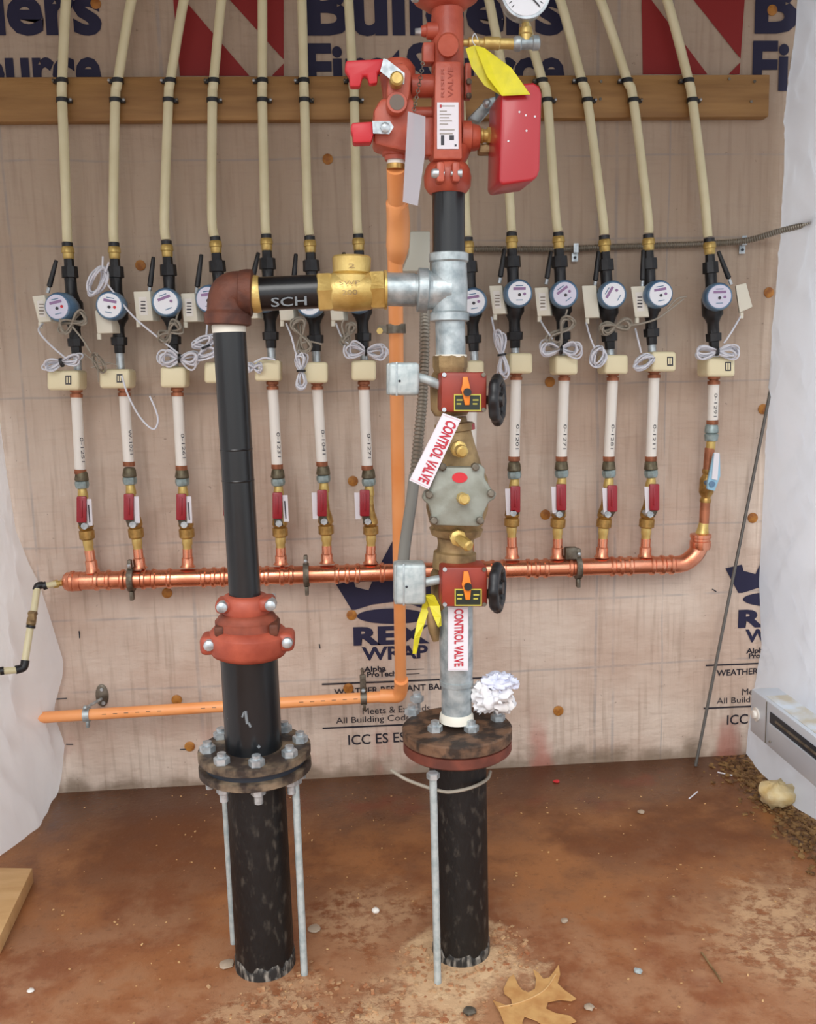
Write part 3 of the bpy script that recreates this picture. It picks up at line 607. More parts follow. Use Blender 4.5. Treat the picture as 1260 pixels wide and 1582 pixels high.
        if i not in (3, 7):
            tx = h[0] + (12 if i in (0,1,2,4) else -12) 
            mk('tag', B().prism([at(tx-4, h[1]-19, fr+.008), at(tx+4, h[1]-19, fr+.008), at(tx+6, h[1]+22, fr+.012), at(tx-2, h[1]+22, fr+.012)], (0, .001, 0)), SIGN, bv)
            if i in (0, 2, 4): mk('tag_print', B().cyl(at(tx-.5, h[1]-10, fr+.007), at(tx+1.5, h[1]+17, fr+.0105), .0016, 6), INK, bv)
    else:
        L('union_nut', TEAL, bv, (u[0], u[1]-14), (u[0]-1, u[1]+14), [(0, 7.5), (.15, 10), (.5, 11), (.55, 9), (.62, 11), (.95, 10), (1, 7)], YM, seg=10)
        L('nipple', BRASSY, bv, (1098, 680), (1097, 694), [(0, 7), (1, 7)], YM)
        L('copper_pipe', COPPERD, bv, (1096, 692), (1093, 728), [(0, 7.5), (1, 7.5)], YM)
        L('valve_body', BRASS, bv, (1093, 725), (1089, 776), [(0, 8.5), (.1, 8.5), (.15, 7), (.3, 11), (.7, 11), (.85, 7), (.9, 8.5), (1, 8.5)], YM, seg=12)
        L('copper_pipe', COPPERD, bv, (1089, 774), (1087, 808), [(0, 7.5), (1, 7.5)], YM)
        L('reducer', BRASSY, bv, (1087, 806), (1084, 826), [(0, 7), (.4, 8), (.7, 9), (1, 11)], YM)
        mk('lever', B().prism([at(1103, 700, YM-.05), at(1112, 700, YM-.05), at(1113, 735, YM-.05), at(1104, 759, YM-.05), at(1092, 756, YM-.05), at(1093, 745, YM-.05)], (0, .012, 0)), mat('blue_lever', (150, 196, 220), .4), bv, bevel=.003)
        mk('tag', B().prism([at(1103, 699, YM-.054), at(1111, 700, YM-.054), at(1108, 742, YM-.054), at(1099, 740, YM-.054)], (0, .001, 0)), SIGN, bv)
        q = at(1100, 748, YM - .056); mk('stem_nut', B().cyl(q, q + V((0, .056, 0)), .009, 8), BLUE, bv)
    # transmitter
    if i in TRX:
        x, y, w_, h_, ang, b0, b1 = TRX[i]; a_ = math.radians(ang)
        def rq(u_, v_): return (x + u_*math.cos(a_) - v_*math.sin(a_) * 1, y + u_*math.sin(a_) * .3 + v_*math.cos(a_))
        Yt = YM - .05
        lb = ('white transmitter box with a black antenna beside the ' if b0 else 'white transmitter box half hidden behind the ') + o2 + ' water meter'
        tr = thing('transmitter', lb, 'transmitter', at(x, y + h_/2, Yt), 'white transmitters beside the meters')
        poly = [rq(-w_/2, -h_/2), rq(w_/2, -h_/2), rq(w_/2, h_/2), rq(-w_/2, h_/2)]
        if ang > 0: poly = [(1136, 441), (1152, 437), (1162, 474), (1142, 483)]
        bx = mk('housing', B().prism([at(px, py, Yt) for px, py in poly], (.013, .036, 0)), BOXW, tr, bevel=.002)
        cx_ = sum(p[0] for p in poly)/4; cy_ = sum(p[1] for p in poly)/4
        if i in (0, 2, 3, 8, 9, 11):
            lab = [(cx_ + (px - cx_)*.5, cy_ + (py - cy_)*.62) for px, py in poly]
            lbo = mk('label_plate', B().prism([at(px, py, Yt - .0008) for px, py in lab], (0, .0006, 0)), WHITE, bx)
            for dy in (-7, -2, 3, 8): mk('label_print', B().cyl(at(cx_ - 3.5, cy_ + dy, Yt - .0018), at(cx_ + 3.5, cy_ + dy, Yt - .0018), .0014 if dy != 3 else .0022, 6), INK if i in (2, 3, 11) else CABG, bx)
        if b0:
            q0, q1 = at(*b0, Yt + .012), at(*b1, Yt + .012)
            mk('antenna', B().lathe(q0, q1, [(0, .0035), (.08, .0035), (.1, .0075), (.5, .0068), (.97, .0055), (1, .004)], 10), BLACK, tr)
            mk('antenna_ferrule', B().cyl(q0 - (q1-q0)*.12, q0 + (q1-q0)*.06, .005, 8), STEEL, tr)
        q = at(poly[3][0] + 3, poly[3][1], Yt + .01)
        mk('cable_gland', B().cyl(q, q + V((.0, 0, -.016)), .006, 8), BOXW, tr)

# coils of cable
def coil(label, cx, cy, a, b_, ang, n, m, Y=YM - .08, r=.0026, bow=True, tie=True, ends=()):
    t = thing('cable_coil', label, 'cable', at(cx, cy + b_, Y), 'coiled cables of the meters'); k = math.radians(ang); bb = B(); s = mpp(at(cx, cy, Y))
    for j in range(n + 2):
        pts = []; aa = a * random.uniform(.8, 1.1); bb_ = b_ * random.uniform(.45, 1.1); ox, oy = random.uniform(-2, 2), random.uniform(-3, 3); sk = random.uniform(-.12, .12)
        for q in range(14):
            th = 2*PI*q/14
            if bow: u = aa*math.sin(th); v = bb_*math.sin(2*th)*1.15
            else: u = aa*math.cos(th); v = bb_*math.sin(th)
            v += sk*u
            pts.append(at(cx + ox + u*math.cos(k) - v*math.sin(k), cy + oy + u*math.sin(k) + v*math.cos(k), Y + .012*math.sin(th*2 + j) + .003*j))
        bb.tube(pts, r, 7, closed=True, sub=3)
    for e in ends:
        bb.tube([at(p[0], p[1], p[2] if len(p) > 2 else Y) for p in e], r, 7, sub=5)
    mk('cable', bb, m, t)
    if tie:
        d = V((-math.sin(k), 0, -math.cos(k))); c = at(cx, cy, Y)
        mk('cable_tie', B().lathe(c - V((math.cos(k), 0, -math.sin(k)))*.003, c + V((math.cos(k), 0, -math.sin(k)))*.003, [(0, .010), (0, .0125), (1, .0125), (1, .010)], 12), BLACK, t)
    return t
Yc = YM - .08
coil('white cable coil sitting on the leftmost cream box', 95, 560, 30, 9, -12, 4, CABW, ends=[[(105,556),(80,535),(60,512),(66,500,Yc+.04)]])
coil('thin grey cable loops below the leftmost water meter', 112, 498, 22, 11, -25, 3, CABG, tie=False, ends=[[(112,505),(128,525),(140,545)], [(104,488),(98,480),(104,470,Yc+.02)]])
coil('white cable coil above the second water meter from left with a long tail', 149, 434, 24, 14, -65, 5, CABW, bow=False, tie=False, ends=[[(160,432),(168,442),(205,488),(245,522),(275,546)], [(158,415),(159,396)], [(163,420),(168,405)]])
coil('thin bare grey wire tangle between the two leftmost cream boxes', 152, 560, 16, 8, 60, 3, CABG, r=.0014, tie=False, bow=False, ends=[[(128,545),(150,560),(172,560)], [(150,545),(152,590)], [(140,568),(175,562),(182,570)]])
t = T('loose_cable', CABW, None, [(188,580),(196,606),(210,635),(225,655),(238,663),(244,650),(240,632),(231,612)], 1.5, YM - .09, label='long loose white cable looping below the second cream box from the left', cat='cable')
coil('white cable bow above the third cream box from the left', 277, 554, 31, 11, 4, 5, CABW)
coil('grey cable loops under the third water meter from the left', 262, 512, 18, 9, -40, 3, CABG, tie=False, ends=[[(270,500),(276,480,Yc+.02)]])
coil('white cable bundle left of the tall black pipe above the fourth cream box', 318, 536, 16, 17, 70, 5, CABW, ends=[[(318,525),(320,500,Yc+.02)]])
coil('short white cable coil at the left of the fifth cream box', 392, 566, 12, 6, 0, 3, CABW, tie=False, ends=[[(392,560),(408,553),(425,556)]])
coil('white cable bow hanging vertically left of the sixth cream box', 465, 573, 29, 8, 88, 5, CABW, ends=[[(457,547),(450,520),(442,500,Yc+.04)]])
coil('grey cable loops between the fifth and sixth water meters', 466, 518, 26, 10, 70, 4, CABG, tie=False, ends=[[(466,530),(480,528),(497,532)]])
coil('white cable bow above the seventh cream box under the brass valve', 565, 543, 30, 11, 3, 5, CABW, ends=[[(545,535),(530,525),(519,500,Yc+.04)]])
coil('small grey cable bundle under the brass check valve', 538, 515, 18, 6, -65, 4, CABG, tie=False, ends=[[(536,530),(528,505),(531,494)]])
coil('white cable bundle hanging left of the ninth cream box', 775, 548, 36, 7, 82, 5, CABW, ends=[[(782,560),(766,520),(759,490,Yc+.04)]])
coil('white cable bow above the cream box fourth from the right', 866, 541, 30, 9, 2, 5, CABW, ends=[[(853,524),(842,508),(834,494,Yc+.04)]])
coil('grey cable loops below the water meter fourth from the right', 866, 512, 26, 9, -55, 4, CABG, tie=False, ends=[[(870,500),(876,478,Yc)]])
coil('small white cable coil left of the cream box third from the right', 924, 552, 16, 12, -70, 5, CABW, bow=False, tie=False, ends=[[(918,538),(911,520),(905,498,Yc+.04)]])
coil('long grey cable loops running between the two meters left of the rightmost', 950, 506, 24, 7, -10, 4, CABG, tie=False, ends=[[(965,504),(990,500),(1015,492),(1040,474),(1055,462)], [(1030,478),(1045,462),(1060,458)]])
coil('small white cable coil left of the cream box second from the right', 993, 560, 16, 11, -30, 5, CABW, bow=False, tie=False, ends=[[(990,545),(986,528),(981,508,Yc+.04)]])
coil('white cable bow above the rightmost cream box', 1107, 543, 31, 10, 0, 5, CABW, ends=[[(1118,530),(1130,512),(1144,488,Yc+.04)]])

# ------------------------------------------------------------------ armoured cable along the wall
def armoured(pts, r, name, label, pitch=.0065):
    b = B(); P = [V(p) for p in pts]; tmp = B(); tmp.tube(P, r, 3, sub=10)
    cen = [(tmp.v[k*3] + tmp.v[k*3+1] + tmp.v[k*3+2]) / 3 for k in range(len(tmp.v)//3)]
    L_ = [0]
    for a, c in zip(cen, cen[1:]): L_.append(L_[-1] + (c - a).length)
    n = int(L_[-1] / pitch); Q = []; R = []; k = 0
    for i in range(n*2 + 1):
        sdist = L_[-1] * i / (n*2)
        while k < len(L_) - 2 and L_[k+1] < sdist: k += 1
        t = (sdist - L_[k]) / max(1e-9, L_[k+1] - L_[k]); Q.append(cen[k].lerp(cen[k+1], min(1, t))); R.append(r if i % 2 else r * .78)
    b.tube(Q, R, 10, sub=1); return b
pts = [at(x, y, Y) for x, y, Y in [(1275,341,2.50),(1240,348,2.55),(1200,358,2.60),(1150,372,2.635),(1080,377,2.645),(1000,380,2.648),(930,382,2.648),(860,385,2.648),(790,385,2.648),(735,385,2.648),(700,387,2.64),(672,400,2.6),(660,440,2.5)]]
o = mk('armoured_cable', armoured(pts, .0095, '', ''), TUBEG, label='ribbed metal clad cable running along the wall from the right edge behind the meters', cat='cable')
for x, y in ((1147, 372), (888, 384)):
    p = at(x, y, 2.648); k = mk('strap', B().box(p + V((0, -.011, 0)), (.007, 0, 0), (0, .001, 0), (0, 0, .013)).box(p + V((0, .003, -.024)), (.009, 0, 0), (0, .001, 0), (0, 0, .012)), STEEL, o)
    mk('strap_screw', B().cyl(p + V((0, .001, -.025)), p + V((0, -.002, -.025)), .004, 8), DARK, k)
pts = [at(x, y, Y) for x, y, Y in [(657,455,2.20),(656,500,2.12),(655,560,2.08),(652,620,2.04),(646,680,2.0),(640,740,1.97)]]
o = mk('armoured_cable', armoured(pts, .0125, '', '', .009), TUBEG, label='ribbed metal clad cable hanging vertically behind the galvanized tee', cat='cable')
mk('flexible_conduit', B().tube([at(640,735,1.97), at(636,770,1.94), at(630,810,1.90), at(625,845,1.86), at(622,880,1.82)], .0125, 14), mat('grey_conduit', (128, 126, 120), .5), label='smooth grey flexible conduit curving down into the lower grey metal box', cat='conduit')

# ------------------------------------------------------------------ big risers
def hexbolt(b, p, ax, r, h, seg=6): return b.lathe(p, V(p) + V(ax).normalized()*h, [(0, r), (.85, r), (1, r*.8)], seg)
def coupling(name, parent, m, cx, y0, y1, rb, ears, bolts, Y=YP, earh=.55):
    """grooved coupling: housing ring, two ears and their bolts"""
    k = L(name, m, parent, (cx, y0), (cx, y1), [(0, rb*.80), (.06, rb*.9), (.22, rb), (.75, rb), (.92, rb*.92), (1, rb*.80)], Y)
    for (ex, ey, ew, eh), (bx, by) in zip(ears, bolts):
        p = at(ex, ey, Y - .012); s = mpp(p)
        mk('ear', B().box(p, (ew*s, 0, 0), (0, .028, 0), (0, 0, eh*s)), m, k, bevel=.011, bseg=3)
        q = at(bx, by, Y - .05); mk('bolt', B().lathe(q, q + V((0, .03, 0)), [(0, .006), (.1, .0105), (.5, .012), (1, .012)], 10).cyl(q + V((0, .02, 0)), q + V((0, .085, 0)), .007, 8), STEEL, k)
    return k
def flange(parent, cx, cy, ztop, r, th, gap, mats, offs, nb=8, Y=YP):
    X = at(cx, cy, Y).x; c = V((X, Y, ztop))
    f1 = mk('upper_flange', B().lathe(c, c - V((0, 0, th)), [(0, .058), (0, r*.97), (.12, r), (.9, r), (1, r*.97), (1, .05)], 48), mats[0], parent)
    if gap: mk('gasket', B().cyl(c - V((0, 0, th)), c - V((0, 0, th + gap)), r*.9, 40), DARK, parent)
    c2 = c - V((0, 0, th + gap)); f2 = mk('lower_flange', B().lathe(c2, c2 - V((0, 0, th)), [(0, .05), (0, r*.97), (.1, r), (.85, r), (1, r*.96), (1, .05)], 48), mats[1], parent)
    for i in range(nb):
        a = math.radians(offs + 360/nb*i); q = c + V((math.sin(a), -math.cos(a), 0)) * r * .82
        b = B(); hexbolt(b, q, (0,0,1), .0160, .014); b.cyl(q + V((0,0,.012)), q + V((0,0,.021)), .009, 10)
        q2 = c2 - V((0,0,th)) + V((math.sin(a), -math.cos(a), 0)) * r * .82; hexbolt(b, q2, (0,0,-1), .0145, .013); b.cyl(q2, q2 - V((0,0,.03)), .0085, 10)
        b.cyl(q2, q, .008, 8)
        mk('bolt', b, STEEL, parent)
    return c, c2 - V((0, 0, th))
def rod(label, base, ztop, r=.0075):
    p = fl(*base); k = thing('support_rod', label, 'steel rod', p, 'galvanized rods under the flanges')
    mk('rod', B().cyl(p - V((0,0,.01)), V((p.x, p.y, ztop)), r, 12), GALVT, k)
    b = B(); hexbolt(b, V((p.x, p.y, ztop - .01)), (0,0,1), .013, .012, 6); mk('nut', b, STEEL, k)
    return k

# left riser
XL = -.2045; zF = at(393, 1153, YP).z
lr = thing('flanged_water_main', 'left thick black water main standing in the floor with a dirty bolted flange', 'water main', (XL, YP, 0))
c, cb = flange(lr, 393, 1153, zF, .114, .018, .013, (FLANGE, FLANGE), 8)
mk('pipe', B().lathe((XL, YP, -.02), (XL, YP, cb.z + .002), [(0, .0615), (1, .0600)], 40), SLEEVE, lr)
b = B(); rings = []
for zz in range(7):
    rings.append([V((XL, YP, 0)) + V((math.cos(a), math.sin(a), 0)) * (.0635 - .0035*(zz == 6)) + V((0, 0, -.01 + (.042 + .024*noise.noise(V((math.cos(a)*4, math.sin(a)*4, 0)))) * zz/6 + (.006*noise.noise(V((a*6, zz, 1)))))) for a in [2*PI*j/36 for j in range(36)]])
b.ring_stack(rings, caps=False); mk('frayed_wrap', b, WORN, lr)
rod('left galvanized rod behind the left black main, ending short of its front', (361, 1457), cb.z - .004)
rod('right galvanized rod standing beside the left black main', (470, 1505), cb.z - .004)

sp = thing('pipe_spool', 'thick black pipe spool between the left flange and the orange couplings', 'pipe', (XL, YP, zF))
mk('pipe', B().lathe((XL, YP, zF - .01), (XL, YP, at(384, 990).z), [(0, .0572), (1, .0572)], 40), IRONB, sp)
b = B()
for x0, y0, x1, y1, w_ in ((379,1098,382,1118,.0035),(377,1100,374,1108,.002),(350,1040,352,1064,.0015),(354,1070,360,1064,.001),(352,1110,356,1122,.0012),(398,1152,401,1155,.003),(384,1116,387,1123,.003)):
    b.cyl(at(x0, y0, YP - .0560 if x0 > 365 else YP - .035), at(x1, y1, YP - .0560 if x0 > 365 else YP - .035), w_, 6)
mk('paint_marks', b, CHALK, sp)
red = thing('reducing_coupling', 'orange painted grooved coupling pair with brown reducer on the left riser', 'pipe coupling', (XL, YP, at(386, 1028).z))
coupling('large_coupling', red, REDO, 384, 968, 1012, 61, [(328, 993, 17, 15), (438, 988, 17, 15)], [(322, 999), (443, 995)])
L('reducer', mat('reducer_brown', (150, 76, 56), .55, rgb2=(116, 58, 42), scale=25), red, (382, 973), (381, 944), [(0, 49), (.55, 49), (.6, 46), (.8, 43), (1, 34)])
mk('reducer_lug', B().box(at(424, 968, YP-.02), (.009, 0, 0), (0, .03, 0), (0, 0, .012)), RUST, red, bevel=.004)
mk('reducer_lug', B().box(at(341, 970, YP-.02), (.009, 0, 0), (0, .03, 0), (0, 0, .010)), RUST, red, bevel=.004)
coupling('small_coupling', red, REDO, 380, 918, 952, 37, [(347, 934, 13, 11), (412, 931, 13, 11)], [(342, 940), (417, 937)])
up = thing('black_standpipe', 'tall narrow black pipe of the left riser below the rusty elbow', 'pipe', at(379, 925))
mk('pipe', B().lathe(at(379, 935), at(354, 508), [(0, .0312), (1, .0312)], 32), IRONB, up)
b = B()
for y in (694, 742): 
    p = at(354 + (y-508)*.0585, y); b.lathe(p - V((0,0,.002)), p + V((0,0,.002)), [(0, .0312), (.5, .0322), (1, .0312)], 32)
mk('weld_line', b, IRONB, up)
L('white_seal', RIM, up, (354, 514), (353, 500), [(0, 26), (.8, 26), (1, 24)])
el = thing('rusty_elbow', 'rusty brown cast iron elbow at the top of the left riser', 'pipe elbow', at(352, 503))
b = B(); s = mpp(at(352, 470))
b.tube([at(352, 492), at(352, 470), at(357, 455), at(370, 451), at(388, 451)], [32*s, 31.5*s, 32*s, 31.5*s, 31*s], 32, sub=5)
mk('elbow_body', b, RUST, el)
L('lower_collar', RUST, el, (352, 503), (352, 478), [(0, 31), (.08, 35.5), (.7, 36), (.85, 33), (1, 30)])
L('side_collar', RUST, el, (368, 452), (391, 453), [(0, 29), (.1, 34), (.6, 36), (.92, 36), (1, 30)])
# horizontal run
sc_ = thing('black_nipple', 'short horizontal black pipe chalked SCH between elbow and brass valve', 'pipe', at(445, 478))
mk('pipe', B().lathe(at(386, 455), at(497, 450), [(0, .0318), (1, .0318)], 32), IRONB, sc_)
L('tan_ring', BRASSY, sc_, (389, 455), (402, 454), [(0, 28), (.5, 29), (1, 27.5)])
text('SCH', at(419, 474, YP - .0335), at(474, 471, YP - .0335), V((0, -.001, .016)), CHALK, sc_, .012)
ck = thing('check_valve', 'brass horizontal check valve with hex ends and a raised cap', 'valve', at(542, 480))
L('hex_end', BRASSY, ck, (490, 452), (513, 451), [(0, 27), (.08, 31), (.9, 31), (1, 29)], seg=6, ph=PI/6)
L('hex_end', BRASSY, ck, (571, 449), (594, 448), [(0, 29), (.1, 31), (.92, 31), (1, 27)], seg=6, ph=PI/6)
L('valve_body', BRASSY, ck, (508, 451), (577, 449), [(0, 25), (.1, 29), (.5, 31), (.9, 29), (1, 25)])
L('cap', BRASSY, ck, (543, 452), (543, 396), [(0, 30), (.45, 30), (.5, 25), (.55, 29), (.95, 30), (1, 28)])
L('rim_ring', BRASSY, ck, (593, 448), (597, 448), [(0, 30), (1, 30)])
text('2', at(538, 414, YP - .040), at(548, 414, YP - .040), V((0, 0, .008)), BRASSD, ck, 0)
text('SWP', at(524, 440, YP - .0435), at(556, 439, YP - .0435), V((0, .001, .007)), BRASSD, ck, 0)
text('200', at(528, 456, YP - .0435), at(552, 455, YP - .0435), V((0, 0, .009)), BRASSD, ck, 0)
gn = mk('galvanized_nipple', B().lathe(at(594, 447), at(648, 448), [(0, .0315), (.85, .0315), (.86, .030), (1, .030)], 32), GALV, label='short horizontal galvanized pipe between brass check valve and tee', cat='pipe')
te = thing('galvanized_tee', 'large grey galvanized tee on the right riser at the crossing', 'pipe tee', at(693, 498))
L('side_collar', GALV, te, (644, 448), (666, 449), [(0, 30), (.06, 33.5), (.7, 33.5), (.8, 30), (1, 29)])
L('branch', GALV, te, (660, 449), (694, 449), [(0, 28), (1, 30)])
L('run', GALV, te, (693, 400), (694, 490), [(0, 27), (.3, 28), (.5, 29), (.7, 28), (1, 27)])
L('upper_collar', GALV, te, (693, 391), (693, 407), [(0, 28), (.1, 30.5), (.8, 30.5), (1, 27)])
L('lower_collar', GALV, te, (694, 481), (694, 497), [(0, 27), (.2, 30.5), (.9, 30.5), (1, 28)])
rp_ = mk('black_riser_pipe', B().lathe(at(693, 396), at(692.5, 290), [(0, .0312), (1, .0312)], 32), IRONB, label='short vertical black pipe between the galvanized tee and the red manifold', cat='pipe')
L('galvanized_nipple', GALV, None, (695, 495), (696, 553), [(0, 23), (1, 23)], label='short vertical galvanized pipe directly below the tee', cat='pipe')

# upper control valve and the rest of the right riser
def gear_valve(cx, cy, label, loc, bodytop, bodybot, wheelx, wheely):
    g = thing('control_valve', label, 'valve', loc)
    L('upper_body', BRASSD, g, (bodytop[0], bodytop[1]), (bodytop[0], cy - 22), [(0, 24), (.05, 27), (.5, 27), (.6, 26), (1, 22)], seg=8)
    L('valve_disc_body', BRASSD, g, (cx - 22, cy - 32), (cx - 20, cy + 36), [(0, 25), (.15, 31), (.85, 31), (1, 25)], YP + .015)
    gb = mk('gear_box', B().rect_px(cx - 35, cy - 31, cx + 36, cy + 31, YP - .075, .07), REDB, g, bevel=.006)
    pl_ = mk('name_plate', B().rect_px(cx - 15, cy + 3, cx + 27, cy + 29, YP - .0775, .002), YELL, gb)
    mk('plate_face', B().rect_px(cx - 13, cy + 5, cx + 25, cy + 27, YP - .0788, .002), DKG, gb)
    for sx0 in (-11, 14): mk('plate_print', B().rect_px(cx + sx0, cy + 11, cx + sx0 + 9, cy + 13, YP - .0795, .001).rect_px(cx + sx0, cy + 17, cx + sx0 + 7, cy + 19, YP - .0795, .001), YELL, gb)
    mk('pointer', B().prism([at(x, y, YP - .083) for x, y in [(cx-1, cy-24), (cx+6, cy-24), (cx+9, cy-12), (cx+11, cy-2), (cx+9, cy+20), (cx+2, cy+20), (cx-1, cy+6), (cx-4, cy-4), (cx-2, cy-12)]], (0, .005, 0)), YELP, gb, bevel=.0012)
    q = at(cx + 6, cy, YP - .09); mk('pointer_screw', B().cyl(q, q + V((0, .012, 0)), .0075, 12), BLACK, gb)
    for ex, ey in ((-30,-27),(31,-27),(-30,27),(31,27)):
        q = at(cx+ex, cy+ey, YP - .078); mk('cover_screw', B().cyl(q, q + V((0, .004, 0)), .0042, 8), STEEL if ex < 0 else STEELD, gb)
    w0 = at(cx + 34, cy + 12, YP - .04); w1 = at(wheelx, wheely, YP - .055)
    mk('wheel_shaft', B().cyl(w0, w1, .0085, 12), BLACK, g)
    ax = V((1, -.38, 0)).normalized(); R_ = 31 * mpp(w1)
    wb = B().torus(w1, ax, R_, .0105, 64, 10, .05)
    wb.lathe(w1 - ax*.012, w1 + ax*.012, [(0, .010), (.5, .016), (1, .012)], 14)
    e1 = ax.orthogonal().normalized(); e2 = ax.cross(e1)
    for j in range(5):
        a = 2*PI*j/5 + .3; wb.cyl(w1, w1 + (e1*math.cos(a) + e2*math.sin(a))*R_, .0055, 8)
    mk('hand_wheel', wb, BLACK, g)
    return g
g1 = gear_valve(716, 606, 'upper brass control valve with red gear box and black hand wheel', at(695, 640), (695, 549), (695, 640), 768, 618)
L('seal_ring', RIM, g1, (696, 548), (696, 552), [(0, 25), (1, 25)])
def ibox(x0, y0, x1, y1, Y, dep, label, tube_to):
    k = thing('switch_box', label, 'junction box', at((x0+x1)/2, y1, Y))
    mk('box', B().rect_px(x0, y0, x1, y1, Y, dep), GALVT, k, bevel=.007, bseg=3)
    mk('lid_edge', B().rect_px(x0 - 2, y0 + 1, x0 + 12, y1 - 1, Y + dep*.2, dep*.9), GALVT, k, bevel=.003)
    mk('edge_seam', B().rect_px(x0 + 11, y0 - 1, x0 + 14, y1 + 1, Y - .001, .004), GALV, k, bevel=.001)
    mk('screw', B().sph(at(x0 + 17, (y0+y1)/2 + 3, Y - .001), .0025, 8), DARK, k)
    T('conduit', GALVT, k, tube_to, 7.5, Y + .02)
    return k
ibox(600, 560, 648, 611, YP - .045, .05, 'upper grey galvanized switch box left of the upper gear box', [(645, 583), (662, 588), (684, 597)])
ibox(611, 872, 658, 935, YP - .045, .05, 'lower grey galvanized switch box left of the lower gear box', [(655, 900), (670, 897), (688, 894)])
bf = thing('backflow_check', 'brass backflow check valve with round grey bolted cover between the gear boxes', 'valve', at(704, 880))
L('upper_neck', BRASSD, bf, (700, 645), (706, 722), [(0, 20), (.1, 21), (.12, 30), (.26, 30), (.28, 26), (.5, 29), (1, 38)])
L('red_ring', REDX, bf, (712, 656), (713, 665), [(0, 21), (1, 21)])
L('body', BRASSD, bf, (708, 715), (704, 830), [(0, 34), (.2, 46), (.6, 48), (.8, 42), (.86, 38), (.88, 42), (.97, 38), (1, 30)])
L('lower_neck', BRASSD, bf, (704, 826), (701, 880), [(0, 30), (.25, 27), (.45, 28), (.5, 33), (.95, 34), (1, 28)])
cov = mk('cover', B().prism([at(x, y, YP - .088) for x, y in [(676,716),(686,722),(730,722),(740,716),(750,724),(748,738),(760,757),(768,762),(764,772),(755,776),(745,798),(748,808),(738,814),(674,812),(664,808),(667,798),(662,780),(652,772),(656,760),(665,756),(671,734),(668,722)]], (0, .028, 0)), mat('cover_grey', (150, 154, 144), .5, .2, rgb2=(132, 134, 122), scale=24, bump=.25), bf, bevel=.005)
for x, y in ((684,722),(735,722),(663,765),(759,763),(742,805),(671,805)):
    q = at(x, y, YP - .098); mk('cover_bolt', B().lathe(q, q + V((0, .02, 0)), [(0, .005), (.1, .0075), (1, .0075)], 8), STEELD, cov)
mk('red_sticker', B().prism([at(710 + 12*math.cos(a), 738 + 8*math.sin(a), YP - .0895) for a in [2*PI*j/20 for j in range(20)]], (0, .002, 0)), REDP, cov)
def testcock(x, y, parent, dx=0, dy=0, l=.05):
    q = at(x, y, YP - .075); d = V((dx, -1, dy)).normalized(); b = B().lathe(q + V((0, .05, 0)), q, [(0, .011), (.6, .011), (.62, .016), (.95, .016), (1, .012)], 8)
    b.lathe(q, q + d*l*.6, [(0, .009), (.3, .009), (.35, .0115), (.9, .0115), (1, .008)], 8); mk('test_cock', b, BRASSY, parent)
testcock(709, 694, bf, .1, -.1); testcock(711, 768, bf, .1, 0, .06); testcock(708, 832, bf, .6, -.4, .06)
g2 = gear_valve(717, 907, 'lower brass control valve with red gear box and black hand wheel', at(698, 940), (700, 862), (700, 940), 768, 908)

def sign(poly, Y, label, t0, t1, up, nm='control_sign'):
    P = [at(*p, Y) for p in poly]; k = mk(nm, B().prism(P, (0, .0012, 0)), SIGN, label=label, cat='sign', smooth=False)
    text('CONTROL VALVE', at(*t0, Y - .0012), at(*t1, Y - .0012), up, SIGNR, k, .03)
    c = V((0,0,0))
    for p in P: c += p / 4
    b = B(); I = [c + (p - c) * .96 - V((0, .0008, 0)) for p in P]; J = [c + (p - c) * .952 - V((0, .0008, 0)) for p in P]
    b.add(I + J, [[i, (i+1) % 4, 4 + (i+1) % 4, 4 + i] for i in range(4)]); mk('border', b, mat('sign_border', (206, 150, 160), .5), k, smooth=False)
    return k
pA, pB = at(697, 643, YP - .10), at(649, 743, YP - .10)
dA = (pB - pA).normalized(); upv = V((-dA.z, 0, dA.x)); upv = -upv if upv.x < 0 else upv
sign([(684,638),(712,648),(662,756),(632,742)], YP - .10, 'tilted white CONTROL VALVE sign hanging below the upper gear box', (691,648), (646,742), upv * .020)
sign([(692,938),(723,938),(723,1036),(692,1036)], YP - .045, 'upright white CONTROL VALVE sign on the lower galvanized pipe', (702,941), (702,1030), V((.0175, 0, 0)))

gp = thing('galvanized_riser', 'vertical galvanized pipe between the lower gear box and the right flange', 'pipe', (.2135, YP, at(705, 1120).z))
L('pipe', GALV, gp, (704, 925), (705, 1112), [(0, 26), (.55, 26), (.6, 25), (.66, 25), (.665, 26.2), (.70, 26.2), (.705, 23.5), (1, 23.5)])
L('white_seal', RIM, gp, (705, 1100), (705, 1113), [(0, 24), (.3, 26), (1, 27)])
def ribbon(b, pts, Y, w_):
    P = [at(x, y, Y + .006*math.sin(k*1.7)) for k, (x, y) in enumerate(pts)]; n = len(P); hw = [q_ * mpp(P[0]) for q_ in w_]
    for k in range(n - 1):
        a_, c_ = V((hw[k], .004*math.cos(k*2), 0)), V((hw[k+1], .004*math.cos(k*2+2), 0))
        b.prism([P[k]-a_, P[k]+a_, P[k+1]+c_, P[k+1]-c_], (0, .0008, 0))
    return b
mk('yellow_tape', ribbon(B(), [(662,918),(657,940),(650,962),(644,985),(640,1010)], YP - .02, [7, 6, 6, 5, 3]), YEL, label='yellow warning tape strip hanging left of the lower control sign', cat='tape', smooth=False)
kk = thing('side_test_cock', 'brass side outlet with yellow tape left of the lower galvanized pipe', 'valve', at(670, 975))
L('outlet_body', BRASSD, kk, (664, 935), (673, 990), [(0, 6), (.3, 9), (.7, 9), (1, 5)], YP - .01)
mk('tape_twist', ribbon(B(), [(664,920),(671,936),(675,952),(679,968)], YP - .035, [7, 8, 6, 3]), YEL, kk, smooth=False)

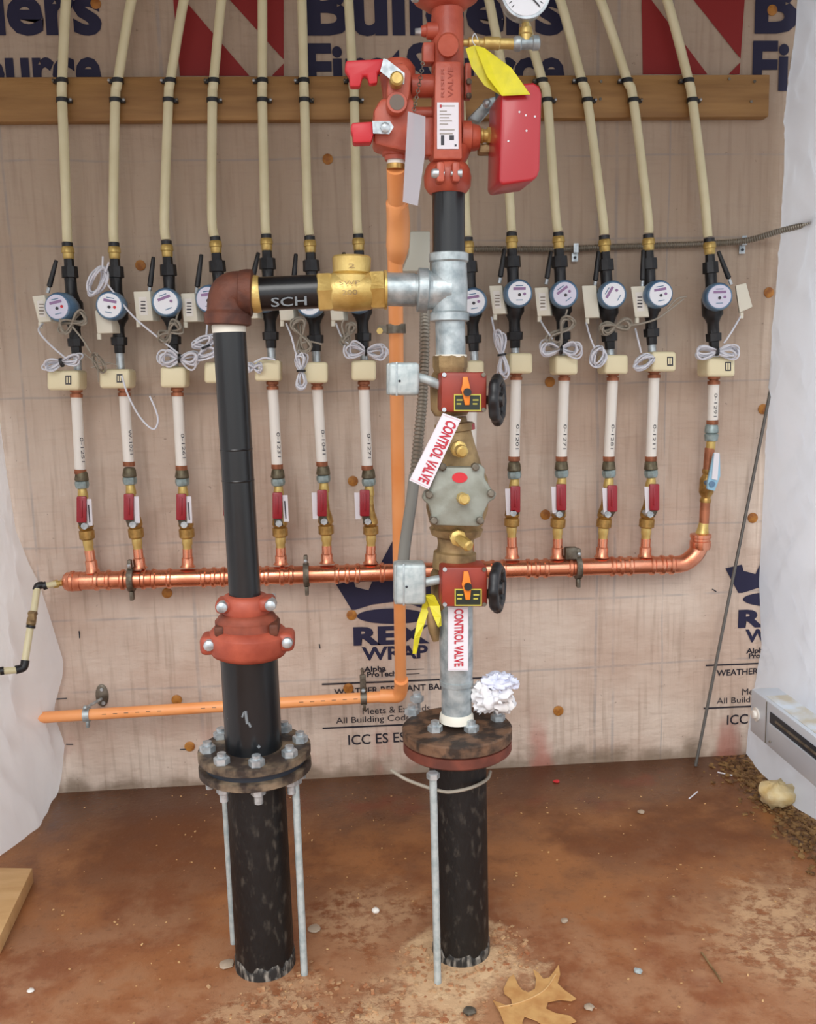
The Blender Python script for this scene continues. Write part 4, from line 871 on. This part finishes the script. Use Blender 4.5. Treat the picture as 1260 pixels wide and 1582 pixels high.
XR = .2135; zG = at(705, 1121, YP).z
rr = thing('flanged_water_main', 'right thick black water main standing in the floor with a rusty brown bolted flange', 'water main', (XR, YP, 0))
X = XR; c = V((X, YP, zG)); rF = .1135
mk('upper_flange', B().lathe(c, c - V((0, 0, .024)), [(0, .03), (0, rF*.97), (.12, rF), (.95, rF), (1, rF*.98), (1, .05)], 48), FLANGER, rr)
mk('lower_flange', B().lathe(c - V((0,0,.026)), c - V((0, 0, .052)), [(0, rF*.95), (.05, rF*.99), (.8, rF*.99), (1, rF*.93), (1, .05)], 48), FLRIM, rr)
for i, (bx, by) in enumerate(((672,1124),(728,1124),(769,1107),(636,1098),(644,1078),(752,1082))):
    q = at(bx, by, YP)
    q = fl(bx, by + 5, zG); b = B(); hexbolt(b, q, (0,0,1), .0155, .013); b.cyl(q, q + V((0,0,.021)), .009, 10); b.cyl(q - V((0,0,.075)), q, .008, 8); hexbolt(b, q - V((0,0,.066)), (0,0,1), .0145, .013)
    mk('bolt', b, STEEL, rr)
cbz = zG - .052
mk('pipe', B().lathe((XR, YP, -.02), (XR, YP, cbz + .002), [(0, .0600), (1, .0595)], 40), SLEEVE, rr)
b = B(); rings = []
for zz in range(7):
    rings.append([V((XR, YP, 0)) + V((math.cos(a), math.sin(a), 0)) * (.0618 - .002*(zz == 6)) + V((0, 0, -.01 + (.034 + .022*noise.noise(V((math.cos(a)*4+5, math.sin(a)*4, 0)))) * zz/6 + .006*noise.noise(V((a*6+4, zz, 1))))) for a in [2*PI*j/36 for j in range(36)]])
b.ring_stack(rings, caps=False); mk('frayed_wrap', b, WORN, rr)
rod('galvanized rod standing in front of the right black main', (676, 1518), cbz - .002)
zt = at(700, 1218, YP - .07).z
def ct(a, z): return V((XR, YP, z)) + V((math.sin(a), -math.cos(a), 0)) * .066
mk('cable_tie', B().tube([at(604,1190,YP-.08), at(625,1203,YP-.1), at(650,1213,YP-.097), at(680,1222,YP-.094), at(700,1223,YP-.088), at(730,1216,YP-.075), at(752,1204,YP-.03), at(757,1192,YP)], .0035, 8), CABG,
   label='beige cable tie looped around the right black main under its flange', cat='cable tie')
# rag: two crumpled lobes of one cloth
def lobe(b, c0, ax_, sd):
    rings = []
    for i in range(26):
        ph = PI * (i + .3) / 26; ring = []
        for j in range(44):
            th = 2*PI*j/44; d = V((math.sin(ph)*math.cos(th), math.sin(ph)*math.sin(th), math.cos(ph)))
            n_ = noise.noise(d * 1.7 + V((sd, 1, 5))); n2_ = abs(noise.noise(d * 3.4 + V((9, sd, 5)))); n3_ = abs(noise.noise(d * 7 + V((sd, 4, 1))))
            ring.append(c0 + V((d.x * ax_[0], d.y * ax_[1], d.z * ax_[2])) * (1.08 + .45*n_ - .65*n2_ - .22*n3_))
        rings.append(ring)
    b.ring_stack(rings); return b
rg_ = mk('rag', lobe(B(), at(757, 1078, YP), (.046, .036, .040), 3.3), RAG, label='crumpled white rag lying on the right rusty flange beside the pipe', cat='rag', ang=60)
mk('rag_corner', lobe(B(), at(771, 1053, YP), (.036, .028, .022), 8.1), mat('rag_blue', (214, 218, 236), .6), rg_, ang=60)

# ------------------------------------------------------------------ red alarm manifold at the top
mf = thing('alarm_manifold', 'tall red cast manifold with white label plate on top of the right riser', 'sprinkler manifold', at(692, 300))
lc = L('lower_coupling', REDM, mf, (691, 252), (691, 300), [(0, 27), (.08, 31), (.2, 34), (.45, 37), (.75, 36), (.92, 31), (1, 27)])
for x_ in (679, 703): mk('ear', B().box(at(x_, 268, YP - .046), (.0075, 0, 0), (0, .016, 0), (0, 0, .018)), REDM, lc, bevel=.005)
q = at(666, 268, YP - .056); mk('bolt', B().lathe(q, at(686, 268, YP - .056), [(0, .006), (.15, .0085), (.55, .0085), (.6, .005), (1, .005)], 10), STEEL, lc)
q = at(696, 268, YP - .056); mk('bolt', B().lathe(q, at(713, 268, YP - .056), [(0, .0045), (.55, .0045), (.6, .0075), (1, .0075)], 10), STEEL, lc)
L('body', REDM, mf, (692, 256), (690, -60), [(0, 25), (.05, 33), (.09, 33), (.1, 25.5), (.22, 25.5), (.45, 25), (.72, 25), (.74, 24), (1, 24)])
mk('upper_pipe', B().cyl(at(688, -10), V((at(688, -10).x, YP, 2.525)), .031, 28), REDM, mf)
mk('front_pad', B().prism([at(x, y, YP - .045) for x, y in [(672,94),(712,94),(714,246),(669,246)]], (0, .04, 0)), REDM, mf, bevel=.004)
mk('side_rib', B().rect_px(652, 180, 672, 240, YP - .02, .04), REDM, mf, bevel=.005)
L('upper_flange', REDM, mf, (689, 16), (688, -20), [(0, 26), (.1, 33), (.3, 41), (.45, 50), (.8, 53), (1, 48)])
L('flange_bolt', STEEL, mf, (641, 2), (641, -14), [(0, 6), (.5, 8), (1, 8)], YP - .03, seg=8)
mk('front_boss', B().lathe(at(692, 70, YP - .055), at(692, 70, YP - .01), [(0, 15*mpp(at(692,70))), (.1, 17*mpp(at(692,70))), (1, 18*mpp(at(692,70)))], 28), REDM, mf)
L('left_port', REDM, mf, (650, 48), (676, 48), [(0, 7), (.2, 9), (.3, 9), (.35, 12), (1, 13)], YP - .01)
L('port_nut', STEEL, mf, (641, 49), (651, 49), [(0, 5), (1, 6)], YP - .01, seg=8)
mk('left_fin', B().rect_px(653, 64, 672, 96, YP - .02, .03), REDM, mf, bevel=.004)
lp = mk('label_plate', B().rect_px(675, 158, 708, 230, YP - .047, .002), SIGN, mf)
for y, x0, x1 in ((163,680,702),(171,679,690),(176,679,697),(181,679,694),(186,679,698),(191,679,692),(200,679,702),(206,679,699)):
    mk('label_line', B().rect_px(x0, y, x1, y + 1.2, YP - .0478, .0006), CABG, lp)
mk('label_mark', B().rect_px(681, 209, 686, 224, YP - .0478, .0006).rect_px(694, 209, 701, 216, YP - .0478, .0006).rect_px(702, 223, 705, 226, YP - .0478, .0006), INK, lp)
mk('label_logo', B().rect_px(679, 161.5, 682, 166, YP - .0484, .0006), REDX, lp)
text('RISER', at(686, 150, YP - .0462), at(686, 104, YP - .0462), V((-.006, 0, 0)), mat('cast_letter', (160, 70, 52), .5), mf, 0.0, name='cast_lettering')
text('VALVE', at(700, 150, YP - .0462), at(700, 104, YP - .0462), V((-.010, 0, 0)), MATS['cast_letter'], mf, 0.0, name='cast_lettering')
L('right_boss', REDM, mf, (712, 212), (740, 213), [(0, 24), (.5, 24), (.55, 20), (.85, 19), (1, 17)])
L('cross_link', REDM, mf, (635, 133), (674, 133), [(0, 17), (1, 17)], YP - .005)
L('cross_link_low', REDM, mf, (635, 176), (674, 176), [(0, 10), (1, 10)], YP + .01)
mk('side_tab', B().rect_px(718, 96, 728, 152, YP - .01, .02), REDM, mf, bevel=.003)
for y in (126, 148): mk('side_bolt', B().sph(at(724, y, YP - .015), .006, 8), STEELD, mf)

dv = thing('test_drain_valve', 'red test and drain valve with two red levers left of the manifold', 'valve', at(612, 250))
L('upper_body', REDM, dv, (614, 95), (614, 175), [(0, 20), (.12, 27), (.3, 28), (.6, 24), (1, 22)])
mk('front_plate', B().prism([at(x, y, YP - .055) for x, y in [(600,98),(626,96),(636,112),(633,145),(628,168),(618,178),(606,176),(599,164),(597,140)]], (0, .045, 0)), REDM, dv, bevel=.006)
q = at(613, 158, YP - .066); mk('sight_ring', B().lathe(q, q + V((0, .02, 0)), [(0, .018), (.2, .0195), (1, .0195)], 24), REDM, dv)
mk('sight_glass', B().cyl(q - V((0, .001, 0)), q + V((0, .006, 0)), .0135, 20), mat('sight_glass', (110, 96, 84), .15), dv)
mk('lower_body', B().prism([at(x, y, YP - .04) for x, y in [(588,150),(640,150),(640,228),(626,234),(597,228),(577,222),(577,170)]], (0, .07, 0)), REDM, dv, bevel=.008)
L('outlet', REDM, dv, (611, 224), (611, 248), [(0, 25), (.3, 25), (.35, 21), (.7, 21), (.75, 18), (1, 17)])
lv = mk('upper_lever', B().prism([at(x, y, YP - .062) for x, y in [(534,93),(593,90),(592,108),(583,112),(583,128),(570,130),(567,117),(560,117),(556,134),(540,134),(539,118),(532,108)]], (0, .02, 0)), REDP, dv, bevel=.004)
mk('lever_plate', B().prism([at(x, y, YP - .068) for x, y in [(592,90),(598,92),(625,113),(624,130),(609,131),(600,120),(587,110)]], (0, .003, 0)), STEEL, dv)
q = at(613, 120, YP - .085); mk('lever_nut', B().lathe(q, q + V((0, .025, 0)), [(0, .009), (.15, .0125), (1, .0125)], 12), BRASSY, dv)
l2 = mk('lower_lever', B().prism([at(x, y, YP - .055) for x, y in [(543,189),(576,187),(577,207),(573,220),(545,221),(544,207),(541,200)]], (0, .03, 0)), REDP, dv, bevel=.004)
mk('lever_plate', B().prism([at(x, y, YP - .060) for x, y in [(575,187),(602,187),(608,196),(601,207),(576,206)]], (0, .003, 0)), STEEL, dv)
q = at(595, 196, YP - .068); mk('lever_nut', B().lathe(q, q + V((0, .012, 0)), [(0, .006), (.15, .009), (1, .009)], 8), STEEL, dv)
# small chain and clear tag
ch = B(); P = [at(x, y, YP - .07) for x, y in [(652,96),(650,112),(647,128),(644,143),(641,158),(638,170)]]
tmp = B(); tmp.tube(P, .001, 3, sub=3); cs = [tmp.v[k*3] for k in range(len(tmp.v)//3)]
for i, (a, b2) in enumerate(zip(cs, cs[1:])):
    d = (b2 - a).normalized(); ch.torus((a+b2)/2, d.cross(V((0,1,0)) if i % 2 else V((1,0,0))), .0032, .0009, 8, 5)
tg = mk('plastic_tag', B().prism([at(x, y, YP - .08) for x, y in [(630,172),(657,180),(656,240),(645,318),(622,312),(626,240)]], (0, .0012, 0)), CLEAR, label='cloudy see-through plastic tag on a small chain left of the red manifold', cat='tag', smooth=False)
mk('chain', ch, STEELD, tg)
# yellow tag
yt = thing('yellow_tag', 'folded yellow paper tag hanging from the gauge fitting', 'tag', at(795, 147, YP - .09))
mk('front_leaf', B().prism([at(x, y, Y) for x, y, Y in [(733,70,YP-.06),(748,74,YP-.065),(790,105,YP-.09),(819,146,YP-.10),(775,148,YP-.10),(752,118,YP-.085)]], (0, .0008, 0)), YEL, yt, smooth=False)
mk('back_leaf', B().prism([at(x, y, Y) for x, y, Y in [(719,75,YP-.05),(733,70,YP-.055),(758,120,YP-.07),(776,149,YP-.08),(748,132,YP-.07),(728,104,YP-.06)]], (0, .0008, 0)), YEL, yt, smooth=False)
b = B()
for k in range(3): b.cyl(at(752 + 9*k, 88 + 6*k, YP - .0705 - .008*k), at(786 + 8*k, 130 + 5*k, YP - .0985), .0006, 4)
T('tie_wire', STEEL, yt, [(735,72),(729,62),(733,52),(738,62)], .8, YP - .05, seg=6)
# gauge
ga = thing('pressure_gauge', 'round white pressure gauge on brass fittings at the top of the photo', 'gauge', at(812, 70))
L('brass_nipple', BRASSY, ga, (714, 66), (794, 68), [(0, 5), (.1, 5), (.12, 8), (.3, 9), (.33, 7), (.4, 7), (.42, 9.5), (.7, 9.5), (.72, 8), (1, 8)], seg=12)
L('tee_fitting', GALV, ga, (792, 68), (833, 66), [(0, 8), (.1, 11), (.25, 11), (.3, 9), (.7, 9), (.75, 11), (.95, 11), (1, 8)])
L('stem', BRASSY, ga, (812, 66), (811, 28), [(0, 9), (.3, 9), (.35, 11), (.6, 10), (.65, 6), (1, 6)], seg=10)
gc = at(812, -12, YP - .03); gr = 36*mpp(gc)
mk('gauge_case', B().lathe(gc + V((0, .035, 0)), gc, [(0, gr*.9), (.1, gr), (.85, gr), (.95, gr*1.08), (1, gr*1.06)], 40), STEEL, ga)
gf = mk('gauge_face', B().cyl(gc - V((0, .001, 0)), gc + V((0, .004, 0)), gr*.95, 40), DIAL, ga)
b = B()
for k in range(21):
    a = math.radians(-135 + 13.5*k); d = V((math.sin(a), 0, math.cos(a))); b.box(gc - V((0, .0016, 0)) + d*gr*.80, d*gr*.07, d.cross(V((0,1,0)))*.0006, V((0, .0003, 0)))
mk('gauge_ticks', b, INK, gf); mk('needle', B().box(gc - V((0,.003,0)) + V((.012, 0, -.012)), V((.012,0,-.012)), V((.0008,0,.0008)), V((0,.0004,0))), INK, gf)
# red flow switch
fs_ = thing('flow_switch', 'bright red rounded metal switch box right of the manifold', 'switch box', at(803, 285))
P = [(774,146),(782,131),(824,127),(834,133),(837,145),(834,262),(830,274),(822,279),(776,286),(771,280)]
mk('cover', B().prism([at(x, y, YP - .09) for x, y in P], (-.006, .10, 0)), REDX, fs_, bevel=.007, bseg=3)
mk('base_plate', B().prism([at(x, y, YP + .008) for x, y in [(766,140),(800,133),(800,288),(766,288)]], (0, .008, 0)), DARK, fs_)
b = B()
for x, y in ((802,173),(826,180),(813,202),(785,218),(812,178)): b.cyl(at(x, y, YP - .0915), at(x, y, YP - .088), .002, 6)
mk('paint_chip', b, SIGN, fs_)
L('brass_bushing', BRASSY, fs_, (737, 210), (756, 210), [(0, 9), (.4, 12), (.5, 10), (1, 10)], seg=12)
L('hex_bushing', BRASSY, fs_, (752, 210), (775, 210), [(0, 13), (1, 13)], seg=6, ph=PI/6)
mk('under_clamp', B().rect_px(740, 222, 772, 236, YP + .0, .03), BRASSD, fs_, bevel=.004)
kk = thing('threaded_stud', 'small silver stud and bracket behind the manifold left of the red switch box', 'bracket', at(750, 180, YP + .05))
mk('bracket', B().prism([at(x, y, YP + .05) for x, y in [(722,182),(752,152),(772,146),(772,160),(758,170),(740,190)]], (0, .02, 0)), GALV, kk, bevel=.004)
mk('bolt', B().sph(at(752, 160, YP + .03), .009, 10), STEEL, kk)

# ------------------------------------------------------------------ orange pipe
op = thing('orange_drain_pipe', 'orange plastic drain pipe falling beside the right riser then running left along the wall', 'pipe', at(618, 1080, 2.56))
L('white_bushing', WHITE, op, (611, 244), (611, 255), [(0, 13), (1, 13)])
L('brass_collar', BRASS, op, (611, 254), (611, 262), [(0, 14), (1, 14)])
L('upper_adapter', CPVC, op, (611, 260), (613, 340), [(0, 14), (.55, 14), (.62, 13), (.65, 15), (1, 15)], YP, Y2=YP + .10)
Q = [(613, 313, YP + .07), (615, 345, YP + .11), (614, 380, YP + .14), (611, 405, YP + .17)]
T('reducer', CPVC, op, Q, [16.5, 18, 18, 12.5], seg=24)
YA, YB = YP + .16, 2.54
Vp = [(610, 400, YA), (611, 600, YA + (YB-YA)*.26), (614, 850, YA + (YB-YA)*.62), (619, 1060, YB)]
p_, q_ = at(610, 400, YA), at(619, 1072, YB)
mk('long_pipe', B().lathe(p_, q_, [(0, .0160), (1, .0165)], 24), CPVC, op)
e0, e1 = q_, at(57, 1109, 2.585)
mk('elbow', B().tube([q_ + V((0, -.035, .055)), q_ + V((0, -.012, .02)), q_ + V((-.008, 0, -.004)), q_ + V((-.03, .008, -.008)), q_ + V((-.06, .012, -.008))], .0205, 20), CPVC, op)
hz0 = q_ + V((-.03, .01, -.009)); hz1 = at(57, 1109, 2.585); hz2 = hz1 + (hz1 - hz0).normalized() * .12
mk('wall_pipe', B().cyl(hz0, hz2, .0165, 24), CPVC, op)
b = B()
for k in range(26):
    t_ = .1 + .8*k/26
    if k % 9 in (6, 7, 8): continue
    c1 = hz0.lerp(hz1, t_) + V((0, -.0158, .004)); b.box(c1, V((.006, 0, 0)), V((0, 0, .0009)), V((0, .0006, 0)))
mk('print_line', b, STEELD, op)
for i, (x, y) in enumerate(((133, 1104), (558, 1080))):
    p = hz0.lerp(hz1, (x - 600) / (57 - 600)); k = thing('pipe_hanger', ['steel hanger with an oval brown plate on the orange pipe at left', 'tall narrow steel hanger on the orange pipe near its elbow'][i], 'pipe hanger', p - V((0,0,.03)))
    mk('ring', B().lathe(p - V((.009,0,0)), p + V((.009,0,0)), [(0,.0168),(0,.0205),(1,.0205),(1,.0168)], 20), GALV if i == 0 else STEELD, k)
    mk('foot', B().box(p - V((-.002, .004, .026)), (.004,0,0), (0,.008,0), (0,0,.010)), GALV if i == 0 else STEELD, k, bevel=.001)
    mk('screw', B().sph(p + V((0, -.012, .026)), .007, 8), GALV, k)
    if i == 0:
        pc = at(157, 1075, YW - .006); mk('wall_plate', B().lathe(pc + V((0, .006, 0)), pc, [(0, .03), (.7, .03), (1, .026)], 24, sq=(.62, 1.15)), STEELD, k)
        mk('plate_hole', B().cyl(pc + V((.002,-.001,.02)), pc + V((.002,-.004,.02)), .005, 10).cyl(pc + V((.004,-.001,-.022)), pc + V((.004,-.004,-.022)), .006, 10), STEEL, k)
        mk('arm', B().cyl(p + V((.0, 0, .022)), pc + V((-.0, -.004, -.008)), .0045, 8), STEEL, k)
    else:
        mk('strap', B().box(p + V((0, .0, .045)), (.009,0,0), (0,.006,0), (0,0,.026)), STEELD, k, bevel=.003)
        mk('arm', B().cyl(p + V((0,0,.05)), V((p.x, YW, p.z + .05)), .005, 8), STEELD, k)
# strap holding the orange pipe under the check valve
p = p_.lerp(q_, .12); k = thing('pipe_clamp', 'dark steel band clamp on the orange pipe just below the horizontal run', 'pipe clamp', p - V((0,0,.01)))
mk('band', B().lathe(p - V((0,0,.010)), p + V((0,0,.010)), [(0,.0170),(0,.0215),(1,.0215),(1,.0170)], 20).box(p + V((-.028, 0, 0)), (.012,0,0), (0,.006,0), (0,0,.008)), STEELD, k)
mk('clamp_screw', B().cyl(p + V((-.036,-.01,-.004)), p + V((-.036,.01,-.004)), .007, 8), BRASSY, k)
mk('metal_plate', B().prism([at(x, y, YP + .27) for x, y in [(634,357),(664,357),(664,419),(621,419),(632,392)]], (0, .035, 0)), mat('cream_metal', (206, 210, 196), .45), bevel=.003, label='pale rectangular metal box behind the orange pipe above the tee', cat='box')

# ------------------------------------------------------------------ PEX drain at left end of the manifold
dr = thing('drain_tube', 'cream drain tubing with black crimps dropping from the left end of the manifold', 'tube', at(36, 1034, 2.44))
E = {1: at(101, 899, HY), 2: at(70, 905, 2.545), 3: at(56, 916, 2.53), 4: at(47, 958, 2.49), 5: at(37, 1028, 2.44), 6: at(-20, 1039, 2.40)}
L('brass_barb', BRASSY, dr, (103, 899), (82, 903), [(0, 7), (.3, 7), (.4, 4.5), (.6, 4.5), (.65, 6.5), (1, 6)], HY, Y2=2.56, seg=12)
mk('tube', B().tube([at(86, 902, 2.56), E[2]], .0085, 12), PEX, dr)
mk('crimp', B().lathe(at(72, 904, 2.548), at(66, 906, 2.545), [(0,.0115),(1,.0115)], 12), BLACK, dr)
mk('elbow', B().tube([at(66, 904, 2.545), at(59, 905, 2.54), at(56, 912, 2.535)], .0105, 12), BLACK, dr)
mk('tube', B().tube([at(57, 910, 2.535), at(52, 946, 2.50)], .0095, 12), PEX, dr)
mk('valve', B().lathe(at(51, 944, 2.50), at(47, 970, 2.485), [(0,.011),(.15,.014),(.3,.011),(.5,.013),(.8,.013),(.85,.011),(1,.012)], 10).box(at(50, 952, 2.475), (.008,0,0), (0,.01,0), (0,0,.010)), BRASSD, dr)
mk('crimp', B().lathe(at(48, 966, 2.485), at(47, 970, 2.483), [(0,.0125),(1,.0125)], 12), BLACK, dr)
mk('tube', B().tube([at(47, 968, 2.485), at(38, 1024, 2.445)], .0095, 12), PEX, dr)
mk('elbow', B().tube([at(39, 1020, 2.447), at(36, 1031, 2.44), at(24, 1035, 2.43)], .0115, 12), BLACK, dr)
mk('tube', B().tube([at(26, 1035, 2.43), E[6]], .0095, 12), PEX, dr)
mk('crimp', B().lathe(at(6, 1036, 2.415), at(0, 1037, 2.412), [(0,.0115),(1,.0115)], 12), BLACK, dr)

# ------------------------------------------------------------------ heater along the right side
hx, hxb, hz_, hz1_, hy0, hy1 = 1.165, 1.245, .163, .293, 2.47, 1.35
ht = thing('wall_heater', 'white baseboard heater with a dark slot along the right side', 'heater', (hx, 2.0, hz_))
mk('body', B().box(((hx+hxb)/2, (hy0+hy1)/2, (hz_+hz1_)/2), ((hxb-hx)/2,0,0), (0,(hy0-hy1)/2,0), (0,0,(hz1_-hz_)/2)), HEAT, ht, bevel=.004)
mk('dusty_top', B().box(((hx+hxb)/2 + .004, (hy0+hy1)/2 - .02, hz1_ + .0005), ((hxb-hx)/2 - .008,0,0), (0,(hy0-hy1)/2 - .05,0), (0,0,.001)), HEATD, ht)
mk('slot', B().box((hx - .0005, (hy0+hy1)/2 - .06, hz1_ - .040), (.002,0,0), (0,(hy0-hy1)/2 - .065,0), (0,0,.016)), DARK, ht)
mk('slot_fin', B().box((hx - .002, (hy0+hy1)/2 - .06, hz1_ - .058), (.003,0,0), (0,(hy0-hy1)/2 - .065,0), (0,0,.0025)), HEAT, ht)
q = V((hx, 2.43, hz_ + .066)); mk('knob', B().lathe(q, q - V((.014,0,0)), [(0,.020),(.3,.020),(.35,.013),(.9,.012),(1,.009)], 20), WHITE, ht)
mk('heating_element', B().cyl((hx - .001, hy0 - .16, hz1_ - .040), (hx - .001, hy1 + .1, hz1_ - .040), .005, 8), STEELD, ht)
mk('cover_seam', B().box((hx - .0005, hy0 - .10, (hz_+hz1_)/2), (.0012,0,0), (0,.0012,0), (0,0,(hz1_-hz_)/2 - .004)), STEELD, ht)
mk('seam_screw', B().sph((hx - .002, hy0 - .13, hz_ + .02), .004, 8), STEELD, ht)
# foam piece and litter under the sheet
b = B(); cf = fl(1220, 1228, .03); cf = V((1.178, 2.32, .036)); rings = []
for i in range(9):
    ph = PI*(i+.3)/9; rings.append([cf + V((math.sin(ph)*math.cos(t_)*.05, math.sin(ph)*math.sin(t_)*.045, math.cos(ph)*.034)) * (1 + .45*noise.noise(V((math.cos(t_)*2, math.sin(t_)*2, ph*2)))) for t_ in [2*PI*j/16 for j in range(16)]])
b.ring_stack(rings); mk('foam_chunk', b, FOAM, label='torn yellow foam chunk under the heater at the foot of the right sheet', cat='foam', ang=70)
# grey rod leaning at right
r0 = fl(1074, 1184); r1 = at(1199, 556, 2.63)
mk('metal_rod', B().cyl(r0 + V((0,0,.002)), r1, .0048, 10), mat('rod_grey', (104, 102, 98), .5, .4), label='thin grey metal rod leaning against the wall at the right', cat='rod')
# timber offcut
b = B(); A_ = [fl(-120, 1338, .038), fl(50, 1341, .038), fl(-2, 1450, .038), fl(-200, 1470, .038)]
mk('timber_offcut', B().prism(A_, (0, 0, -.038)), WOODL, bevel=.002, label='pale pine timber offcut lying on the floor at the left edge', cat='timber')

# ------------------------------------------------------------------ floor litter
lf = [(295,735),(312,700),(326,690),(340,722),(352,738),(372,746),(392,735),(396,706),(386,675),(402,684),(418,704),(436,700),(452,680),(465,660),(470,690),(462,718),(480,736),(520,765),(505,772),(470,768),(432,775),(426,796),(455,810),(500,818),(520,835),(480,850),(420,848),(395,832),(360,820),(352,840),(372,870),(340,872),(300,850),(285,810),(262,770),(300,785),(322,790),(318,765),(298,750)]
Pq = [fl(630 + x/2, 1160 + y/2, .006) for i, (x, y) in enumerate(lf)]
cL = fl(630 + 390/2, 1160 + 780/2, .009)
b = B().prism(Pq, (0, 0, -.0015))
lo_ = mk('oak_leaf', b, LEAF, label='dry tan oak leaf on the floor in front of the right main', cat='leaf', smooth=False)
mk('leaf_vein', B().tube([fl(770,1556,.007), fl(805,1548,.007), fl(840,1530,.007), fl(858,1505,.007)], .0012, 6), WOODL, lo_)
def pebble(x, y, r, m, label, grp=None, cat='pebble', fz=.45):
    c = fl(x, y, r*fz*.8); b = B(); seg = 10; rings = []
    for i in range(6):
        ph = PI*(i+.3)/6; rings.append([c + V((math.sin(ph)*math.cos(t_), math.sin(ph)*math.sin(t_), math.cos(ph)*fz)) * r * (1 + .35*noise.noise(V((math.cos(t_)+x, math.sin(t_), ph)))) for t_ in [2*PI*j/seg for j in range(seg)]])
    b.ring_stack(rings); mk('pebble' if cat == 'pebble' else 'debris', b, m, label=label, cat=cat, group=grp)
pebble(990, 1254, .010, STONE, 'small pale pebble on the floor toward the right wall')
pebble(872, 1422, .009, STONE, 'small grey pebble on the floor right of the right main')
pebble(985, 1500, .009, GALVT, 'small whitish pebble on the floor at the lower right')
pebble(910, 1556, .010, STONE, 'grey round pebble beside the oak leaf')
pebble(859, 1207, .010, REDP, 'small orange red scrap on the floor near the back wall', cat='scrap', fz=.3)
pebble(580, 1406, .009, WHITE, 'small white chip on the floor between the two mains', cat='chip', fz=.6)
pebble(350, 1489, .016, STONE, 'flat grey stone left of the foot of the left main', fz=.3)
pebble(485, 1434, .014, STONE, 'flat grey stone right of the foot of the left main', fz=.3)
pebble(725, 1562, .013, STEELD, 'small dark grey scrap at the bottom edge in front of the right main', cat='scrap')
pebble(47, 1530, .007, WHITE, 'tiny white chip on the floor at the lower left', cat='chip')
for x0, y0, x1, y1, lb in ((1108,1193,1131,1198,'thin pale straw near the foot of the grey rod'), (1064,1234,1077,1223,'short pale straw on the floor left of the soil strip'), (1083,1471,1115,1517,'thin green twig on the floor at the lower right')):
    mk('straw', B().cyl(fl(x0, y0, .003), fl(x1, y1, .003), .002, 6), SIGN if 'pale' in lb else BRASSD, label=lb, cat='straw')
# mortar crumbs round the feet (uncountable) and soil litter strip
def crumbs(name, label, n, gen, m, s0, s1, cat):
    b = B()
    for i in range(n):
        x, y = gen(); s = random.uniform(s0, s1); a = random.uniform(0, PI); h = s * random.uniform(.3, .7)
        b.box((x, y, h*.8), (s*math.cos(a), s*math.sin(a), random.uniform(-.3,.3)*s), (-s*.7*math.sin(a), s*.7*math.cos(a), 0), (0, 0, h*.6))
    mk(name, b, m, label=label, cat=cat, kind='stuff', smooth=False)
def g_m():
    while True:
        k = random.random()
        if k < .4: a = random.uniform(PI*.9, PI*2.2); r = random.uniform(.075, .15)*1; x, y = XR + r*math.cos(a), YP + r*math.sin(a)
        elif k < .75: x, y = random.gauss(.09, .12), random.gauss(1.56, .07)
        else: x, y = random.gauss(-.13, .09), random.gauss(1.66, .05)
        if math.hypot(x - XL, y - YP) > .072 and math.hypot(x - XR, y - YP) > .072 and y > 1.3: return x, y
crumbs('mortar_crumbs', 'pale mortar crumbs scattered around the feet of the mains', 420, g_m, CONC, .0012, .0055, 'crumbs')
def g_s():
    y = random.uniform(1.35, 2.62); x = 1.235 - abs(random.gauss(0, .055)) - max(0, (2.2 - y))*.02; return x, y
crumbs('soil_litter', 'brown soil and chaff along the foot of the right sheet', 1700, g_s, SOIL, .0015, .0075, 'litter')
def g_c():
    return random.uniform(-.8, 1.1), random.uniform(1.35, 2.6)
def g_c2():
    while True:
        x, y = g_c()
        if math.hypot(x - XL, y - YP) > .09 and math.hypot(x - XR, y - YP) > .09: return x, y
crumbs('floor_grit', 'fine pale grit scattered over the stained floor', 260, g_c2, WOODL, .0008, .0026, 'grit')

for o in bpy.data.objects:
    if '_org' in o: del o['_org']
